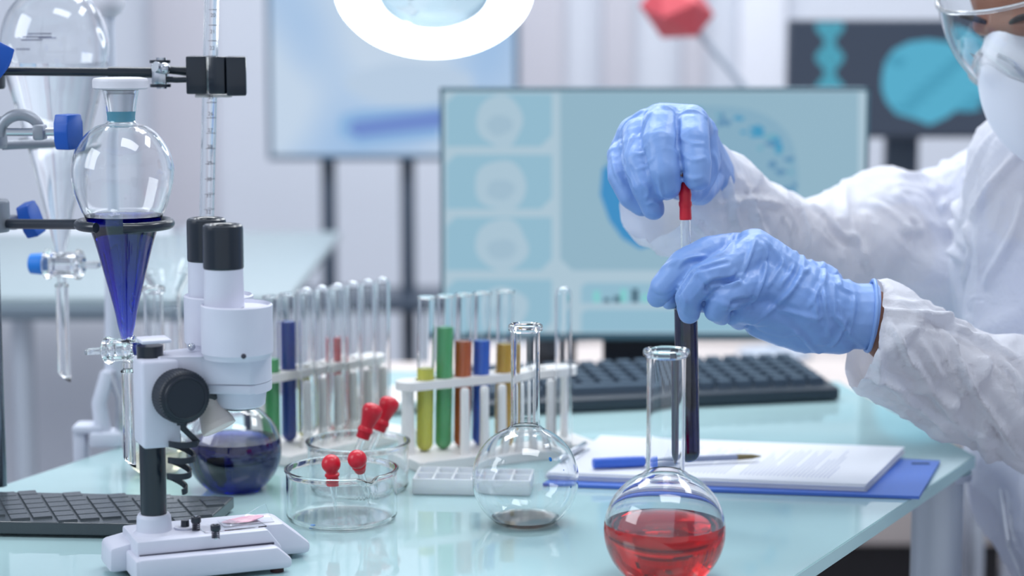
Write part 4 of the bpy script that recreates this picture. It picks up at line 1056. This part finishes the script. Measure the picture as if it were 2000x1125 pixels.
def J(px, py, Y): return W(px, py, Y)
def CC(a, b): # joints given as (px,py,Y,rpx)
    return (J(*a[:3]), J(*b[:3]), S(a[3], a[2]), S(b[3], b[2]))
def chain(*js): return [CC(js[i], js[i+1]) for i in range(len(js)-1)]

# near (left) hand, gripping the tube
HN = []
wr = (1662, 618, 1.605, 66)
HN += chain(wr, (1590, 590, 1.61, 66), (1440, 497, 1.622, 40))
HN += chain(wr, (1590, 592, 1.60, 68), (1472, 492, 1.605, 47))
HN += chain(wr, (1580, 600, 1.595, 66), (1486, 548, 1.592, 48))
HN += chain(wr, (1590, 622, 1.60, 66), (1500, 600, 1.592, 48))
HN += chain((1640, 645, 1.60, 48), (1570, 645, 1.60, 46), (1490, 622, 1.602, 42))
HN += chain((1600, 560, 1.63, 50), (1450, 520, 1.632, 42), (1480, 600, 1.63, 45))
idx = chain((1440, 490, 1.617, 38), (1385, 495, 1.594, 35), (1333, 520, 1.578, 33), (1296, 560, 1.576, 28), (1284, 580, 1.580, 22))
mid = chain((1475, 494, 1.60, 44), (1425, 522, 1.578, 37), (1372, 547, 1.562, 31), (1345, 580, 1.561, 26), (1346, 611, 1.569, 23))
rng = chain((1490, 552, 1.59, 42), (1442, 566, 1.570, 34), (1408, 588, 1.561, 28), (1399, 606, 1.563, 25), (1409, 617, 1.569, 20))
pnk = chain((1505, 605, 1.588, 38), (1452, 603, 1.580, 32), (1436, 612, 1.584, 26), (1446, 626, 1.594, 20))
thb = chain((1520, 600, 1.635, 42), (1440, 590, 1.632, 34), (1370, 585, 1.620, 26), (1318, 584, 1.606, 21), (1308, 586, 1.602, 19))
near_hand = HN+idx+mid+rng+pnk+thb
# far (right) hand, pinching the rubber bulb
HF = []
wf = (1380, 345, 1.735, 58)
HF += chain(wf, (1362, 300, 1.69, 52), (1350, 240, 1.640, 37))
HF += chain(wf, (1325, 300, 1.69, 52), (1296, 240, 1.636, 40))
HF += chain(wf, (1290, 310, 1.69, 50), (1250, 265, 1.645, 38))
HF += chain(wf, (1262, 330, 1.69, 46), (1218, 306, 1.652, 34))
HF += chain((1350, 240, 1.655, 36), (1290, 238, 1.655, 38), (1240, 262, 1.66, 36), (1215, 305, 1.665, 30))
HF += chain((1365, 260, 1.66, 38), (1376, 320, 1.655, 32), (1362, 362, 1.650, 30))
idf = chain((1350, 238, 1.636, 35), (1354, 272, 1.612, 32), (1361, 320, 1.600, 30), (1362, 348, 1.598, 27))
mdf = chain((1293, 240, 1.632, 37), (1288, 280, 1.608, 34), (1297, 335, 1.598, 31), (1303, 364, 1.600, 28))
rnf = chain((1248, 266, 1.642, 34), (1244, 315, 1.616, 30), (1258, 365, 1.606, 27), (1276, 408, 1.608, 23))
pkf = chain((1216, 306, 1.650, 31), (1212, 345, 1.632, 26), (1230, 385, 1.624, 23), (1254, 405, 1.622, 19))
thf = chain((1378, 350, 1.70, 36), (1368, 372, 1.665, 30), (1345, 372, 1.640, 26), (1331, 366, 1.626, 22))
far_hand = HF+idf+mdf+rnf+pkf+thf
def shrink(cs, k): return [(a, b, r1*k, r2*k) for a, b, r1, r2 in cs]

person = thing('person', (.66, 1.90, 0), 'seated person in a white coverall, mask and goggles, holding a dark tube with blue gloves', 'person')
# head frame
hf = Vector((-.77, -.46, -.44)).normalized(); hl = Vector((0, 0, 1)).cross(hf).normalized(); hu = hf.cross(hl).normalized()
mf_ = W(1928, 150, 1.745); hc = mf_-hf*.122
HM = Matrix(((hf.x, hl.x, hu.x, hc.x), (hf.y, hl.y, hu.y, hc.y), (hf.z, hl.z, hu.z, hc.z), (0, 0, 0, 1)))
def HP(x, y, z): return HM @ Vector((x, y, z))
head = [(HP(-.03, 0, .035), HP(.01, 0, .040), .082, .080), (HP(.02, 0, -.01), HP(.035, 0, -.04), .068, .055), (HP(.05, 0, -.078), HP(.035, 0, -.075), .032, .036),
        (HP(.0, .03, -.05), HP(.0, -.03, -.05), .045, .045), (HP(.088, 0, .012), HP(.104, 0, -.022), .008, .012), (HP(.085, -.028, .030), HP(.085, .028, .030), .010, .010),
        (HP(.072, .035, -.018), HP(.06, .05, -.022), .014, .016), (HP(.072, -.035, -.018), HP(.06, -.05, -.022), .014, .016),
        (HP(.088, -.018, -.055), HP(.088, .018, -.055), .008, .008)]
ears = [(HP(-.01, s_*.080, .012), HP(-.014, s_*.084, -.012), .013, .009) for s_ in (-1, 1)]
neck = [(HP(-.02, 0, -.04), Vector((.545, 1.875, 1.00)), .052, .058)]
V = Vector
sh_n, sh_f = V((.53, 1.735, .965)), V((.505, 2.00, .965))
elb_n = J(2230, 872, 1.72); wr_n = J(1690, 610, 1.605)
elb_f = J(1652, 498, 1.945); wr_f = J(1385, 365, 1.745)
legs = []
for s_, y, ky in ((-1, 1.80, 1.60), (1, 1.99, 2.12)):
    legs += [(V((.66, y, .47)), V((.33, ky, .45)), .085, .062), (V((.33, ky, .45)), V((.36, ky, .12)), .056, .040)]
feet = []
for y in (1.60, 2.12): feet += [(V((.36, y, .055)), V((.22, y, .036)), .042, .032)]
body_caps = head+ears+neck+[(V((.66, 1.86, .56)), V((.66, 1.94, .56)), .12, .12), (V((.60, 1.88, .70)), V((.60, 1.92, .70)), .105, .105), (V((.565, 1.83, .87)), V((.555, 1.95, .87)), .10, .10),
   (sh_n, sh_f, .062, .062), (V((.66, 1.9, .58)), V((.56, 1.89, .92)), .11, .09)]
body_caps += [(sh_n, elb_n, .046, .038), (elb_n, J(2050, 812, 1.67), .038, .037), (J(2050, 812, 1.67), J(1850, 735, 1.635), .037, .031), (J(1850, 735, 1.635), wr_n, .031, .0215), (sh_f, J(1810, 468, 1.99), .044, .042), (J(1810, 468, 1.99), elb_f, .042, .036), (elb_f, J(1530, 472, 1.875), .036, .034), (J(1530, 472, 1.875), wr_f, .033, .0225), (wr_n, J(1600, 600, 1.603), .0215, .02), (wr_f, J(1345, 315, 1.69), .0225, .02)]
body_caps += legs+feet+shrink(near_hand, .70)+shrink(far_hand, .70)
skin = pm('skin', C(150, 104, 84), .5, sss=.08, bump=(400, .1, .0006))
as_part(blobmesh(body_caps, .0042, 3), 'body', skin, person)
body = person.children[-1]
for s_ in (-1, 1):
    e = MB(); e.ball(HP(.0705, s_*.031, .010), .0118, n=20); eo = e.build('eye', pm('eye_white', C(232, 230, 228), .2), person)
    MB().lathe([(0, .0008), (.0055, 0), (.0056, -.001), (0, -.001)], (0, 0, 0), 20, axisM(HP(.0820, s_*.031, .009), hf)).build('iris', pm('iris_brown', C(60, 36, 26), .1), eo)
    br_ = [HP(.093-.012*abs(k-.3)**2, s_*(.014+.036*k), .036+.006*math.sin(k*2.6)) for k in [i/8 for i in range(9)]]
    MB().tube(br_, [.0012+.0018*math.sin(math.pi*(i+1)/10) for i in range(9)], 8).build('eyebrow', pm('dark_hair', C(36, 28, 28), .7), person)
hh = MB()
bm = bmesh.new(); bmesh.ops.create_uvsphere(bm, u_segments=40, v_segments=26, radius=1)
for v in bm.verts: v.co = V((v.co.x*.103-.014, v.co.y*.090, v.co.z*.092+.042))
bmesh.ops.delete(bm, geom=[f for f in bm.faces if f.calc_center_median().x > .045+.5*max(0, f.calc_center_median().z-.085) or (f.calc_center_median().z < -.01 and f.calc_center_median().x > -.04)], context='FACES')
hh.bm(bm, HM); ho = hh.build('hair', MATS['dark_hair'], person); ho.modifiers.new('s', 'SOLIDIFY').thickness = .004

# scrubs under the coverall
scr_caps = [(V((.66, 1.86, .57)), V((.66, 1.94, .57)), .128, .128), (V((.60, 1.86, .70)), V((.60, 1.94, .70)), .116, .116), (V((.56, 1.82, .88)), V((.548, 1.96, .88)), .108, .108),
   (sh_n, sh_f, .062, .062), (V((.66, 1.9, .58)), V((.56, 1.89, .92)), .12, .10), (sh_n, sh_n.lerp(elb_n, .6), .055, .050), (sh_f, J(1810, 468, 1.99), .050, .048)]
as_part(blobmesh(scr_caps, .007, 3), 'scrub_shirt', pm('scrubs_blue', C(96, 136, 214), .8), person)

# coverall
def suit_material():
    m = bpy.data.materials.new('coverall_fabric'); m.use_nodes = True; nt = m.node_tree; nt.nodes.clear()
    out = nt.nodes.new('ShaderNodeOutputMaterial'); d = nt.nodes.new('ShaderNodeBsdfPrincipled'); t = nt.nodes.new('ShaderNodeBsdfTranslucent'); tr = nt.nodes.new('ShaderNodeBsdfTransparent')
    d.inputs['Base Color'].default_value = C(240, 243, 252); d.inputs['Roughness'].default_value = .6; d.inputs['IOR'].default_value = 1.3
    t.inputs['Color'].default_value = C(235, 240, 252)
    m1 = nt.nodes.new('ShaderNodeMixShader'); m1.inputs[0].default_value = .22; m2 = nt.nodes.new('ShaderNodeMixShader'); m2.inputs[0].default_value = .13
    tc = nt.nodes.new('ShaderNodeTexCoord'); n = nt.nodes.new('ShaderNodeTexNoise'); n.inputs['Scale'].default_value = 900; n.inputs['Detail'].default_value = 1
    n2 = nt.nodes.new('ShaderNodeTexNoise'); n2.inputs['Scale'].default_value = 38; n2.inputs['Detail'].default_value = 4; n2.inputs['Distortion'].default_value = 1.2
    b = nt.nodes.new('ShaderNodeBump'); b.inputs['Strength'].default_value = .12; b.inputs['Distance'].default_value = .0006
    b2 = nt.nodes.new('ShaderNodeBump'); b2.inputs['Strength'].default_value = .45; b2.inputs['Distance'].default_value = .006
    L = nt.links.new
    L(tc.outputs['Object'], n.inputs[0]); L(tc.outputs['Object'], n2.inputs[0]); L(n.outputs[0], b.inputs['Height']); L(n2.outputs[0], b2.inputs['Height']); L(b.outputs[0], b2.inputs['Normal'])
    L(b2.outputs[0], d.inputs['Normal']); L(b2.outputs[0], t.inputs['Normal'])
    L(d.outputs[0], m1.inputs[1]); L(t.outputs[0], m1.inputs[2]); L(m1.outputs[0], m2.inputs[1]); L(tr.outputs[0], m2.inputs[2]); L(m2.outputs[0], out.inputs[0])
    return m
SUIT = suit_material()
suit = []
suit += chain((1262, 352, 1.665, 60), (1312, 388, 1.74, 112), (1430, 425, 1.80, 104), (1560, 490, 1.90, 104), (1650, 492, 1.94, 128), (1720, 462, 1.96, 132), (1810, 462, 1.99, 128))
suit += chain((1700, 520, 1.95, 92), (1860, 566, 1.93, 100))
suit += chain((1352, 352, 1.735, 92), (1440, 420, 1.80, 100))
suit += [(J(1810, 462, 1.99), sh_f, S(128, 1.99), .078)]
suit += chain((1640, 655, 1.605, 90), (1722, 662, 1.612, 116), (1800, 705, 1.63, 118), (1900, 762, 1.64, 122), (2050, 805, 1.67, 145), (2230, 865, 1.72, 150))
suit += [(J(2230, 865, 1.72), sh_n, .062, .078), (sh_n, sh_f, .080, .082), (V((.575, 1.80, .88)), V((.55, 1.97, .88)), .122, .122), (V((.59, 1.80, .70)), V((.575, 1.95, .72)), .135, .138),
         (V((.66, 1.84, .57)), V((.65, 1.95, .57)), .150, .150), (V((.56, 1.86, 1.02)), V((.53, 1.88, 1.0)), .068, .075), (J(1960, 420, 1.86), J(1985, 640, 1.86), .050, .06), (J(2010, 330, 1.84), J(2040, 640, 1.82), .06, .075)]
for s_, y, ky in ((-1, 1.80, 1.60), (1, 1.99, 2.12)):
    suit += [(V((.66, y, .47)), V((.33, ky, .45)), .105, .085), (V((.33, ky, .45)), V((.36, ky, .12)), .080, .060)]
me = blobmesh(suit, .0033, 7)
ripple(me, .0040, 24, 3)
sf = [([(1720, 606), (1801, 611), (1876, 628), (1941, 660)], 9, 9), ([(1737, 628), (1763, 671), (1780, 719)], 8, 8), ([(1801, 671), (1839, 740)], 9, 7),
      ([(1849, 644), (1898, 751), (1957, 843), (1995, 896)], 10, 11), ([(1661, 730), (1742, 751), (1876, 800)], 11, 8), ([(1898, 644), (1984, 735), (2000, 778)], 10, 10),
      ([(1700, 700), (1780, 790), (1860, 850)], 12, 8), ([(1760, 590), (1880, 640), (1990, 700)], 12, 9), ([(1700, 640), (1720, 700), (1712, 760)], 8, 7),
      ([(1550, 388), (1570, 430), (1580, 478)], 9, 9), ([(1709, 398), (1779, 448), (1859, 498)], 11, 10), ([(1755, 378), (1800, 448), (1878, 508)], 10, 9),
      ([(1839, 309), (1844, 398), (1878, 478)], 10, 11), ([(1883, 344), (1888, 448), (1883, 560)], 7, 10), ([(1988, 299), (1923, 378), (1898, 423)], 11, 12),
      ([(1998, 388), (1978, 458), (1928, 548)], 13, 14), ([(1640, 340), (1650, 420), (1685, 500)], 12, 9), ([(1690, 415), (1692, 490), (1700, 530)], 8, 8),
      ([(1590, 400), (1640, 450), (1680, 470)], 10, 8), ([(1400, 300), (1430, 380), (1440, 440)], 10, 8), ([(1450, 350), (1480, 420), (1500, 470)], 9, 8), ([(1350, 430), (1380, 460), (1395, 490)], 7, 6),
      ([(1230, 420), (1270, 470), (1290, 500)], 8, 6), ([(1410, 400), (1470, 390), (1530, 400)], 8, 6), ([(1930, 700), (1925, 850), (1960, 1000)], 14, 10), ([(1960, 960), (1975, 1040), (2000, 1100)], 6, 9),
      ([(1760, 340), (1830, 360), (1870, 420)], 14, 9), ([(1940, 260), (1900, 330), (1880, 400)], 12, 8), ([(1780, 700), (1840, 790), (1930, 880)], 13, 9)]
rs_ = random.Random(4)
fold(me, sf, 1.75, 2.2)
fine = []
for pts_, w_, h_ in sf:
    for off_ in (-19, 17, 30):
        dx_, dy_ = pts_[-1][0]-pts_[0][0], pts_[-1][1]-pts_[0][1]; L_ = math.hypot(dx_, dy_); nx, ny = -dy_/L_, dx_/L_
        o_ = off_+rs_.uniform(-6, 6); t0_ = rs_.uniform(0, .3)
        q_ = [(x+nx*o_+rs_.uniform(-5, 5), y+ny*o_+rs_.uniform(-5, 5)) for x, y in pts_]
        q_[0] = (q_[0][0]+(q_[1][0]-q_[0][0])*t0_, q_[0][1]+(q_[1][1]-q_[0][1])*t0_)
        if all(x < 2030 for x, y in q_): fine.append((q_, rs_.uniform(4, 5.5), rs_.uniform(3.5, 7)))
fold(me, fine, 1.75)
# open the cuffs
bm = bmesh.new(); bm.from_mesh(me)
pn = J(1689, 650, 1.61); nn = V((-.962, -.08, .262)).normalized(); pf = J(1258, 345, 1.70); nf = V((-.70, -.62, .32)).normalized()
def cut(bm, c, rad, pl, nr):
    fsx = [f for f in bm.faces if (f.calc_center_median()-c).length < rad]
    g = list({v for f in fsx for v in f.verts})+list({e for f in fsx for e in f.edges})+fsx
    bmesh.ops.bisect_plane(bm, geom=g, plane_co=pl, plane_no=nr, clear_outer=True)
cut(bm, pn, .12, pn, nn)
cut(bm, J(1300, 380, 1.72), .095, J(1300, 372, 1.722)+nf*.006, nf)
for e in [e for e in bm.edges if e.is_boundary]:
    pass
bvl = {v for e in bm.edges if e.is_boundary for v in e.verts}
for v in bvl: v.co += V((math.sin(v.co.z*310), math.sin(v.co.x*280), math.sin(v.co.y*300)))*.0006
# rolled hem: push the border slightly outwards
bm.to_mesh(me); bm.free()
so_ = as_part(me, 'coverall', SUIT, person)
# zip on the front
zp = MB(); zl_ = []
bvS = bvh_of(me)
for k in range(14):
    q = hit(BVHTree.FromPolygons([v.co+ORG['person'] for v in me.vertices], [list(p.vertices) for p in me.polygons]) if k == 0 else zbv, 1962+ (k*2 if k < 8 else 16+(k-8)*6), 955+k*14) if k else None
    if k == 0: zbv = BVHTree.FromPolygons([v.co+ORG['person'] for v in me.vertices], [list(p.vertices) for p in me.polygons]); q = hit(zbv, 1962, 955)
    zl_.append(Vector(q)+Vector((-.001, -.0015, 0)))
for dx in (-.003, .003): zp.tube([p+Vector((dx, 0, 0)) for p in zl_], .0016, 6)
zp.build('zip_placket', pm('seam_white', C(236, 240, 248), .6), person)

# gloves
GL = pm('nitrile_blue', C(132, 166, 222), .4, bump=(75, .35, .002, (1, 1, .6)), sss=.05, var=(22, C(122, 158, 218)))
me = blobmesh(near_hand+chain((1655, 618, 1.604, 66), (1700, 618, 1.606, 66)), .0013, 4)
gf = [([(1433, 455), (1425, 479), (1411, 495), (1379, 508), (1355, 521)], 6, 6), ([(1473, 468), (1465, 497), (1451, 532), (1441, 553)], 5.5, 6),
      ([(1491, 476), (1497, 500), (1494, 532), (1481, 569), (1465, 607)], 5.5, 7), ([(1558, 487), (1547, 527), (1529, 553)], 5.5, 7),
      ([(1571, 495), (1566, 532), (1545, 569), (1507, 604), (1470, 633)], 6, 8), ([(1587, 500), (1577, 527), (1562, 545)], 5, 6),
      ([(1609, 508), (1611, 540), (1611, 585), (1619, 652)], 6, 7.5), ([(1590, 569), (1595, 607), (1598, 623)], 6, 6), ([(1635, 527), (1641, 553), (1662, 569)], 5.5, 6),
      ([(1515, 604), (1563, 615), (1598, 625)], 6, 6), ([(1657, 617), (1641, 655), (1625, 676)], 6, 7), ([(1630, 553), (1630, 607), (1646, 633)], 5.5, 6),
      ([(1660, 540), (1668, 600), (1655, 660)], 6, 6), ([(1540, 640), (1570, 660), (1600, 690)], 7, 6), ([(1480, 640), (1520, 655), (1560, 650)], 7, 6), ([(1500, 470), (1530, 510), (1525, 560)], 6, 5),
      ([(1290, 520), (1325, 508), (1370, 500)], 7, 4), ([(1325, 520), (1345, 505), (1380, 500)], 5, 5), ([(1362, 540), (1380, 560), (1392, 578)], 5, -5),
      ([(1400, 560), (1430, 555), (1450, 545)], 5, 5), ([(1405, 590), (1430, 600), (1450, 600)], 6, 4), ([(1436, 530), (1420, 545), (1385, 548)], 6, 4),
      ([(1640, 590), (1650, 640), (1690, 680)], 5, 5), ([(1590, 510), (1600, 560), (1580, 600)], 5, 5), ([(1535, 480), (1525, 520), (1500, 560)], 5, 5),
      ([(1378, 566), (1392, 552), (1420, 548), (1452, 545)], 6, -10), ([(1424, 606), (1434, 590), (1470, 584)], 5, -8), ([(1324, 604), (1327, 572), (1346, 540), (1380, 522), (1420, 512)], 5, -9), ([(1275, 570), (1290, 578), (1310, 574)], 4, -3), ([(1330, 560), (1338, 590), (1335, 615)], 5, 3)]
fold(me, gf, 1.6, 1.15); ripple(me, .00035, 120, 8)
bm = bmesh.new(); bm.from_mesh(me); pc_ = J(1706, 618, 1.606); cut(bm, pc_, .09, pc_, V((1, 0, -.14)).normalized()); bm.to_mesh(me); bm.free()
gn_ = as_part(me, 'glove', GL, person)
ringp = []
c_ = J(1699, 618, 1.606)
for k in range(41):
    a = 2*math.pi*k/40; rr_ = S(68, 1.606)*(1+.03*math.sin(5*a)); ringp.append(c_+V((.10*rr_*math.sin(a), rr_*.98*math.cos(a), rr_*math.sin(a)*1.02)))
MB().tube(ringp, .0017, 8, cap=False).build('rolled_cuff', GL, gn_)
me = blobmesh(far_hand, .0013, 4)
gf = [([(1254, 209), (1230, 233), (1211, 265), (1213, 287)], 6, 7), ([(1270, 220), (1257, 245), (1253, 265)], 5, 6), ([(1256, 265), (1262, 313), (1272, 350), (1286, 385)], 5, -7),
      ([(1321, 225), (1323, 260), (1321, 292)], 6, -8), ([(1213, 287), (1222, 330), (1240, 370)], 5, 6), ([(1235, 265), (1222, 300), (1228, 345)], 5, 6),
      ([(1265, 215), (1300, 208), (1345, 210)], 6, 5), ([(1325, 222), (1350, 215), (1380, 230)], 5, 6), ([(1330, 270), (1352, 280), (1375, 282)], 5, 3), ([(1332, 300), (1355, 312), (1378, 308)], 5, 3),
      ([(1245, 330), (1262, 325), (1275, 310)], 4.5, 4), ([(1240, 300), (1255, 300), (1262, 285)], 4.5, 4), ([(1195, 300), (1200, 330), (1215, 360)], 5, 5), ([(1395, 300), (1400, 340), (1385, 370)], 6, 5),
      ([(1286, 340), (1290, 370), (1296, 385)], 4.5, 4), ([(1250, 355), (1265, 372), (1262, 390)], 4.5, 4), ([(1335, 340), (1352, 350), (1372, 345)], 5, 3), ([(1262, 400), (1275, 395), (1288, 402)], 4, 4)]
fold(me, gf, 1.62); ripple(me, .00035, 120, 5)
as_part(me, 'glove', GL, person)

# respirator mask
mk = MB(); vs = []; fs = []; NU, NV = 40, 22
def mask_pt(u, v, k=0):
    # u angle around, v 0 centre..1 rim
    a = 2*math.pi*u; rz = (.074 if math.sin(a) > 0 else .084); ry = .056
    y = ry*v*math.cos(a); z = -.036+rz*v*math.sin(a)
    d = math.sqrt(max(0, 1-v**2.2)); x = .060+(.064-k)*d**.85-.030*abs(y/ry)**2*v-.012*max(0, (-.045-z)/.07)*v
    x += .008*math.exp(-((z-.005)/.012)**2)*math.exp(-(y/.012)**2)
    return HP(x, y, z)
for layer, kk in ((0, 0), (1, .0015)):
    for j in range(NV+1):
        for i in range(NU): vs.append(mask_pt(i/NU, j/NV, kk))
q = NU*(NV+1)
for j in range(NV):
    for i in range(NU):
        a, b = j*NU+i, j*NU+(i+1) % NU; c, d = a+NU, b+NU
        fs.append([a, b, d, c]); fs.append([q+a, q+c, q+d, q+b])
for i in range(NU): a, b = NV*NU+i, NV*NU+(i+1) % NU; fs.append([a, b, q+b, q+a])
mk.add(vs, fs); mmat = pm('mask_fabric', C(236, 240, 248), .75, bump=(1100, .35, .0005))
mo = mk.build('respirator_mask', mmat, person, ang=180)
rimp = [mask_pt(i/NU, 1.0) for i in range(NU+1)]; MB().tube([p+hf*.001 for p in rimp], .0028, 8, cap=False).build('mask_rim', mmat, mo)
fl_ = MB()
for i in range(26):
    u = .5*(i+.5)/26; p = mask_pt(u, .99); p2 = mask_pt(u, .90); fl_.tube([p+hf*.003, p2+hf*.0012], .0009, 5)
fl_.build('pressed_ribs', mmat, mo)['kind'] = 'stuff'
for s_, z_ in ((-1, .0), (-1, -.07), (1, 0), (1, -.07)):
    MB().tube([HP(.03, s_*.056, z_), HP(0, s_*.092, z_+.02), HP(-.08, s_*.06, z_+.05), HP(-.118, 0, z_+.055)], .0022, 8).build('strap', pm('strap_white', C(235, 235, 235), .6), mo)
# safety goggles: clear wraparound shell
NU, NV = 56, 16; vs = []; fs = []
def gog(u, v, k=0):
    ph = R(-100+200*u); cx = math.cos(ph); sy = math.sin(ph)
    top = .062-.004*abs(sy); bot = -.016+.002*abs(sy)**2+.016*math.exp(-(ph/.17)**2)
    z = top+(bot-top)*v
    bul = .010*math.sin(math.pi*v)*abs(cx)+.014*(1-v)*max(cx, 0)
    return HP((.112-k+bul)*max(cx, 0)**.8 if cx > 0 else .10*cx, (.090-k)*sy, z)
for k in (0, .0016):
    for j in range(NV+1):
        for i in range(NU+1): vs.append(gog(i/NU, j/NV, k))
q = (NU+1)*(NV+1); n1 = NU+1
for j in range(NV):
    for i in range(NU):
        a = j*n1+i; fs.append([a, a+1, a+n1+1, a+n1]); fs.append([q+a, q+a+n1, q+a+n1+1, q+a+1])
for i in range(NU): fs.append([i, i+1, q+i+1, q+i]); a = NV*n1+i; fs.append([a, a+1, q+a+1, q+a])
for j in range(NV): a = j*n1; fs.append([a, a+n1, q+a+n1, q+a]); a = j*n1+NU; fs.append([a, a+n1, q+a+n1, q+a])
clearp = pm('clear_polycarbonate', (.97, .99, 1, 1), .02, trans=1, ior=1.4)
go = MB().add(vs, fs).build('goggles', clearp, person)
frost = pm('frosted_clear_frame', (.95, .98, 1, 1), .15, trans=.85, ior=1.4)
for v_ in (0, 1): MB().tube([gog(i/NU, v_)-hf*.0 for i in range(NU+1)], .0021, 8).build('goggle_rim', frost, go)
for s_ in (-1, 1):
    MB().tube([HP(.112, s_*.006, .008), HP(.109, s_*.014, .0), HP(.104, s_*.024, -.016), HP(.106, s_*.030, -.010), HP(.110, s_*.022, .008), HP(.112, s_*.010, .016)], .0018, 8).build('nose_pad', frost, go)
    MB().box((0, 0, 0), (.10, .0022, .012), HM @ Matrix.Translation((-.045, s_*.091, .026)), bev=.0008).build('temple_arm', frost, go)
# small moulded mark on the brow of the goggles, near side
P = gog(.5-.0+.10, .10, -.0006); dP = (gog(.62, .10)-gog(.58, .10)).normalized(); nP = (P-hc); nP = (nP-dP*nP.dot(dP)).normalized(); uP = nP.cross(dP)
if uP.z < 0: dP = -dP; uP = nP.cross(dP)
MT = Matrix(((dP.x, uP.x, nP.x, P.x), (dP.y, uP.y, nP.y, P.y), (dP.z, uP.z, nP.z, P.z), (0, 0, 0, 1)))
# elastic of far cuff / wrist detail
# stool
stl = thing('lab_stool', (.68, 1.90, 0), 'round grey stool the person in the coverall is seated on', 'stool')
MB().lathe([(0, .315), (.17, .315), (.185, .325), (.185, .35), (.16, .36), (0, .36)], (.68, 1.90, 0), 40).build('seat', pm('stool_grey', C(90, 94, 104), .5), stl)
MB().lathe([(0, .03), (.025, .03), (.025, .317), (0, .317)], (.68, 1.90, 0), 24).build('post', STEEL, stl)
MB().lathe([(0, .001), (.20, .001), (.20, .012), (.03, .035), (0, .035)], (.68, 1.90, 0), 40).build('base', STEEL, stl)

# tube of dark liquid and pipette in the hands
tp = W(1338, 527, 1.602); tq = W(1345, 903, 1.602); tq.y = 1.602
ax_ = (tp-tq); Lt = ax_.length; Mt = axisM(tq, ax_); tr_ = S(23, 1.594)
tt = thing('test_tube', tq, 'large test tube of blue-black liquid held upright in the lower gloved hand', 'test tube')
pr = tube_prof(tr_, Lt); MB().lathe(shell(pr, .0010), (0, 0, 0), 40, Mt).build('glass_body', GLASS, tt)
MB().lathe(liquid_prof(pr, .0010, Lt*.80), (0, 0, 0), 40, Mt).build('liquid', L_DARK, tt)
qb = W(1337, 332, 1.606); qt = W(1342, 575, 1.602)
pp = thing('dropper', qt, 'glass dropper with a long narrow red bulb pinched by the upper gloved hand', 'dropper')
dv = qb-qt; Ld = dv.length; Mq = axisM(qt, dv); s1 = S(1, 1.6); bz = Ld-s1*98
MB().lathe(shell([(.0008, 0), (.0012, .012), (S(10.5, 1.6), .024), (S(10.5, 1.6), bz+.008)], .0009)+[(.0008, 0)], (0, 0, 0), 24, Mq).build('glass_tube', GLASS, pp)
MB().lathe([(0, bz), (s1*11.5, bz), (s1*12.2, bz+s1*3), (s1*11.5, bz+s1*24), (s1*13, bz+s1*30), (s1*13, bz+s1*34), (s1*11.5, bz+s1*38), (s1*12.8, bz+s1*50), (s1*11.5, bz+s1*58), (s1*7, bz+s1*72), (s1*5, bz+s1*85), (s1*4, bz+s1*94), (0, bz+s1*98)], (0, 0, 0), 28, Mq).build('rubber_bulb', REDR, pp)
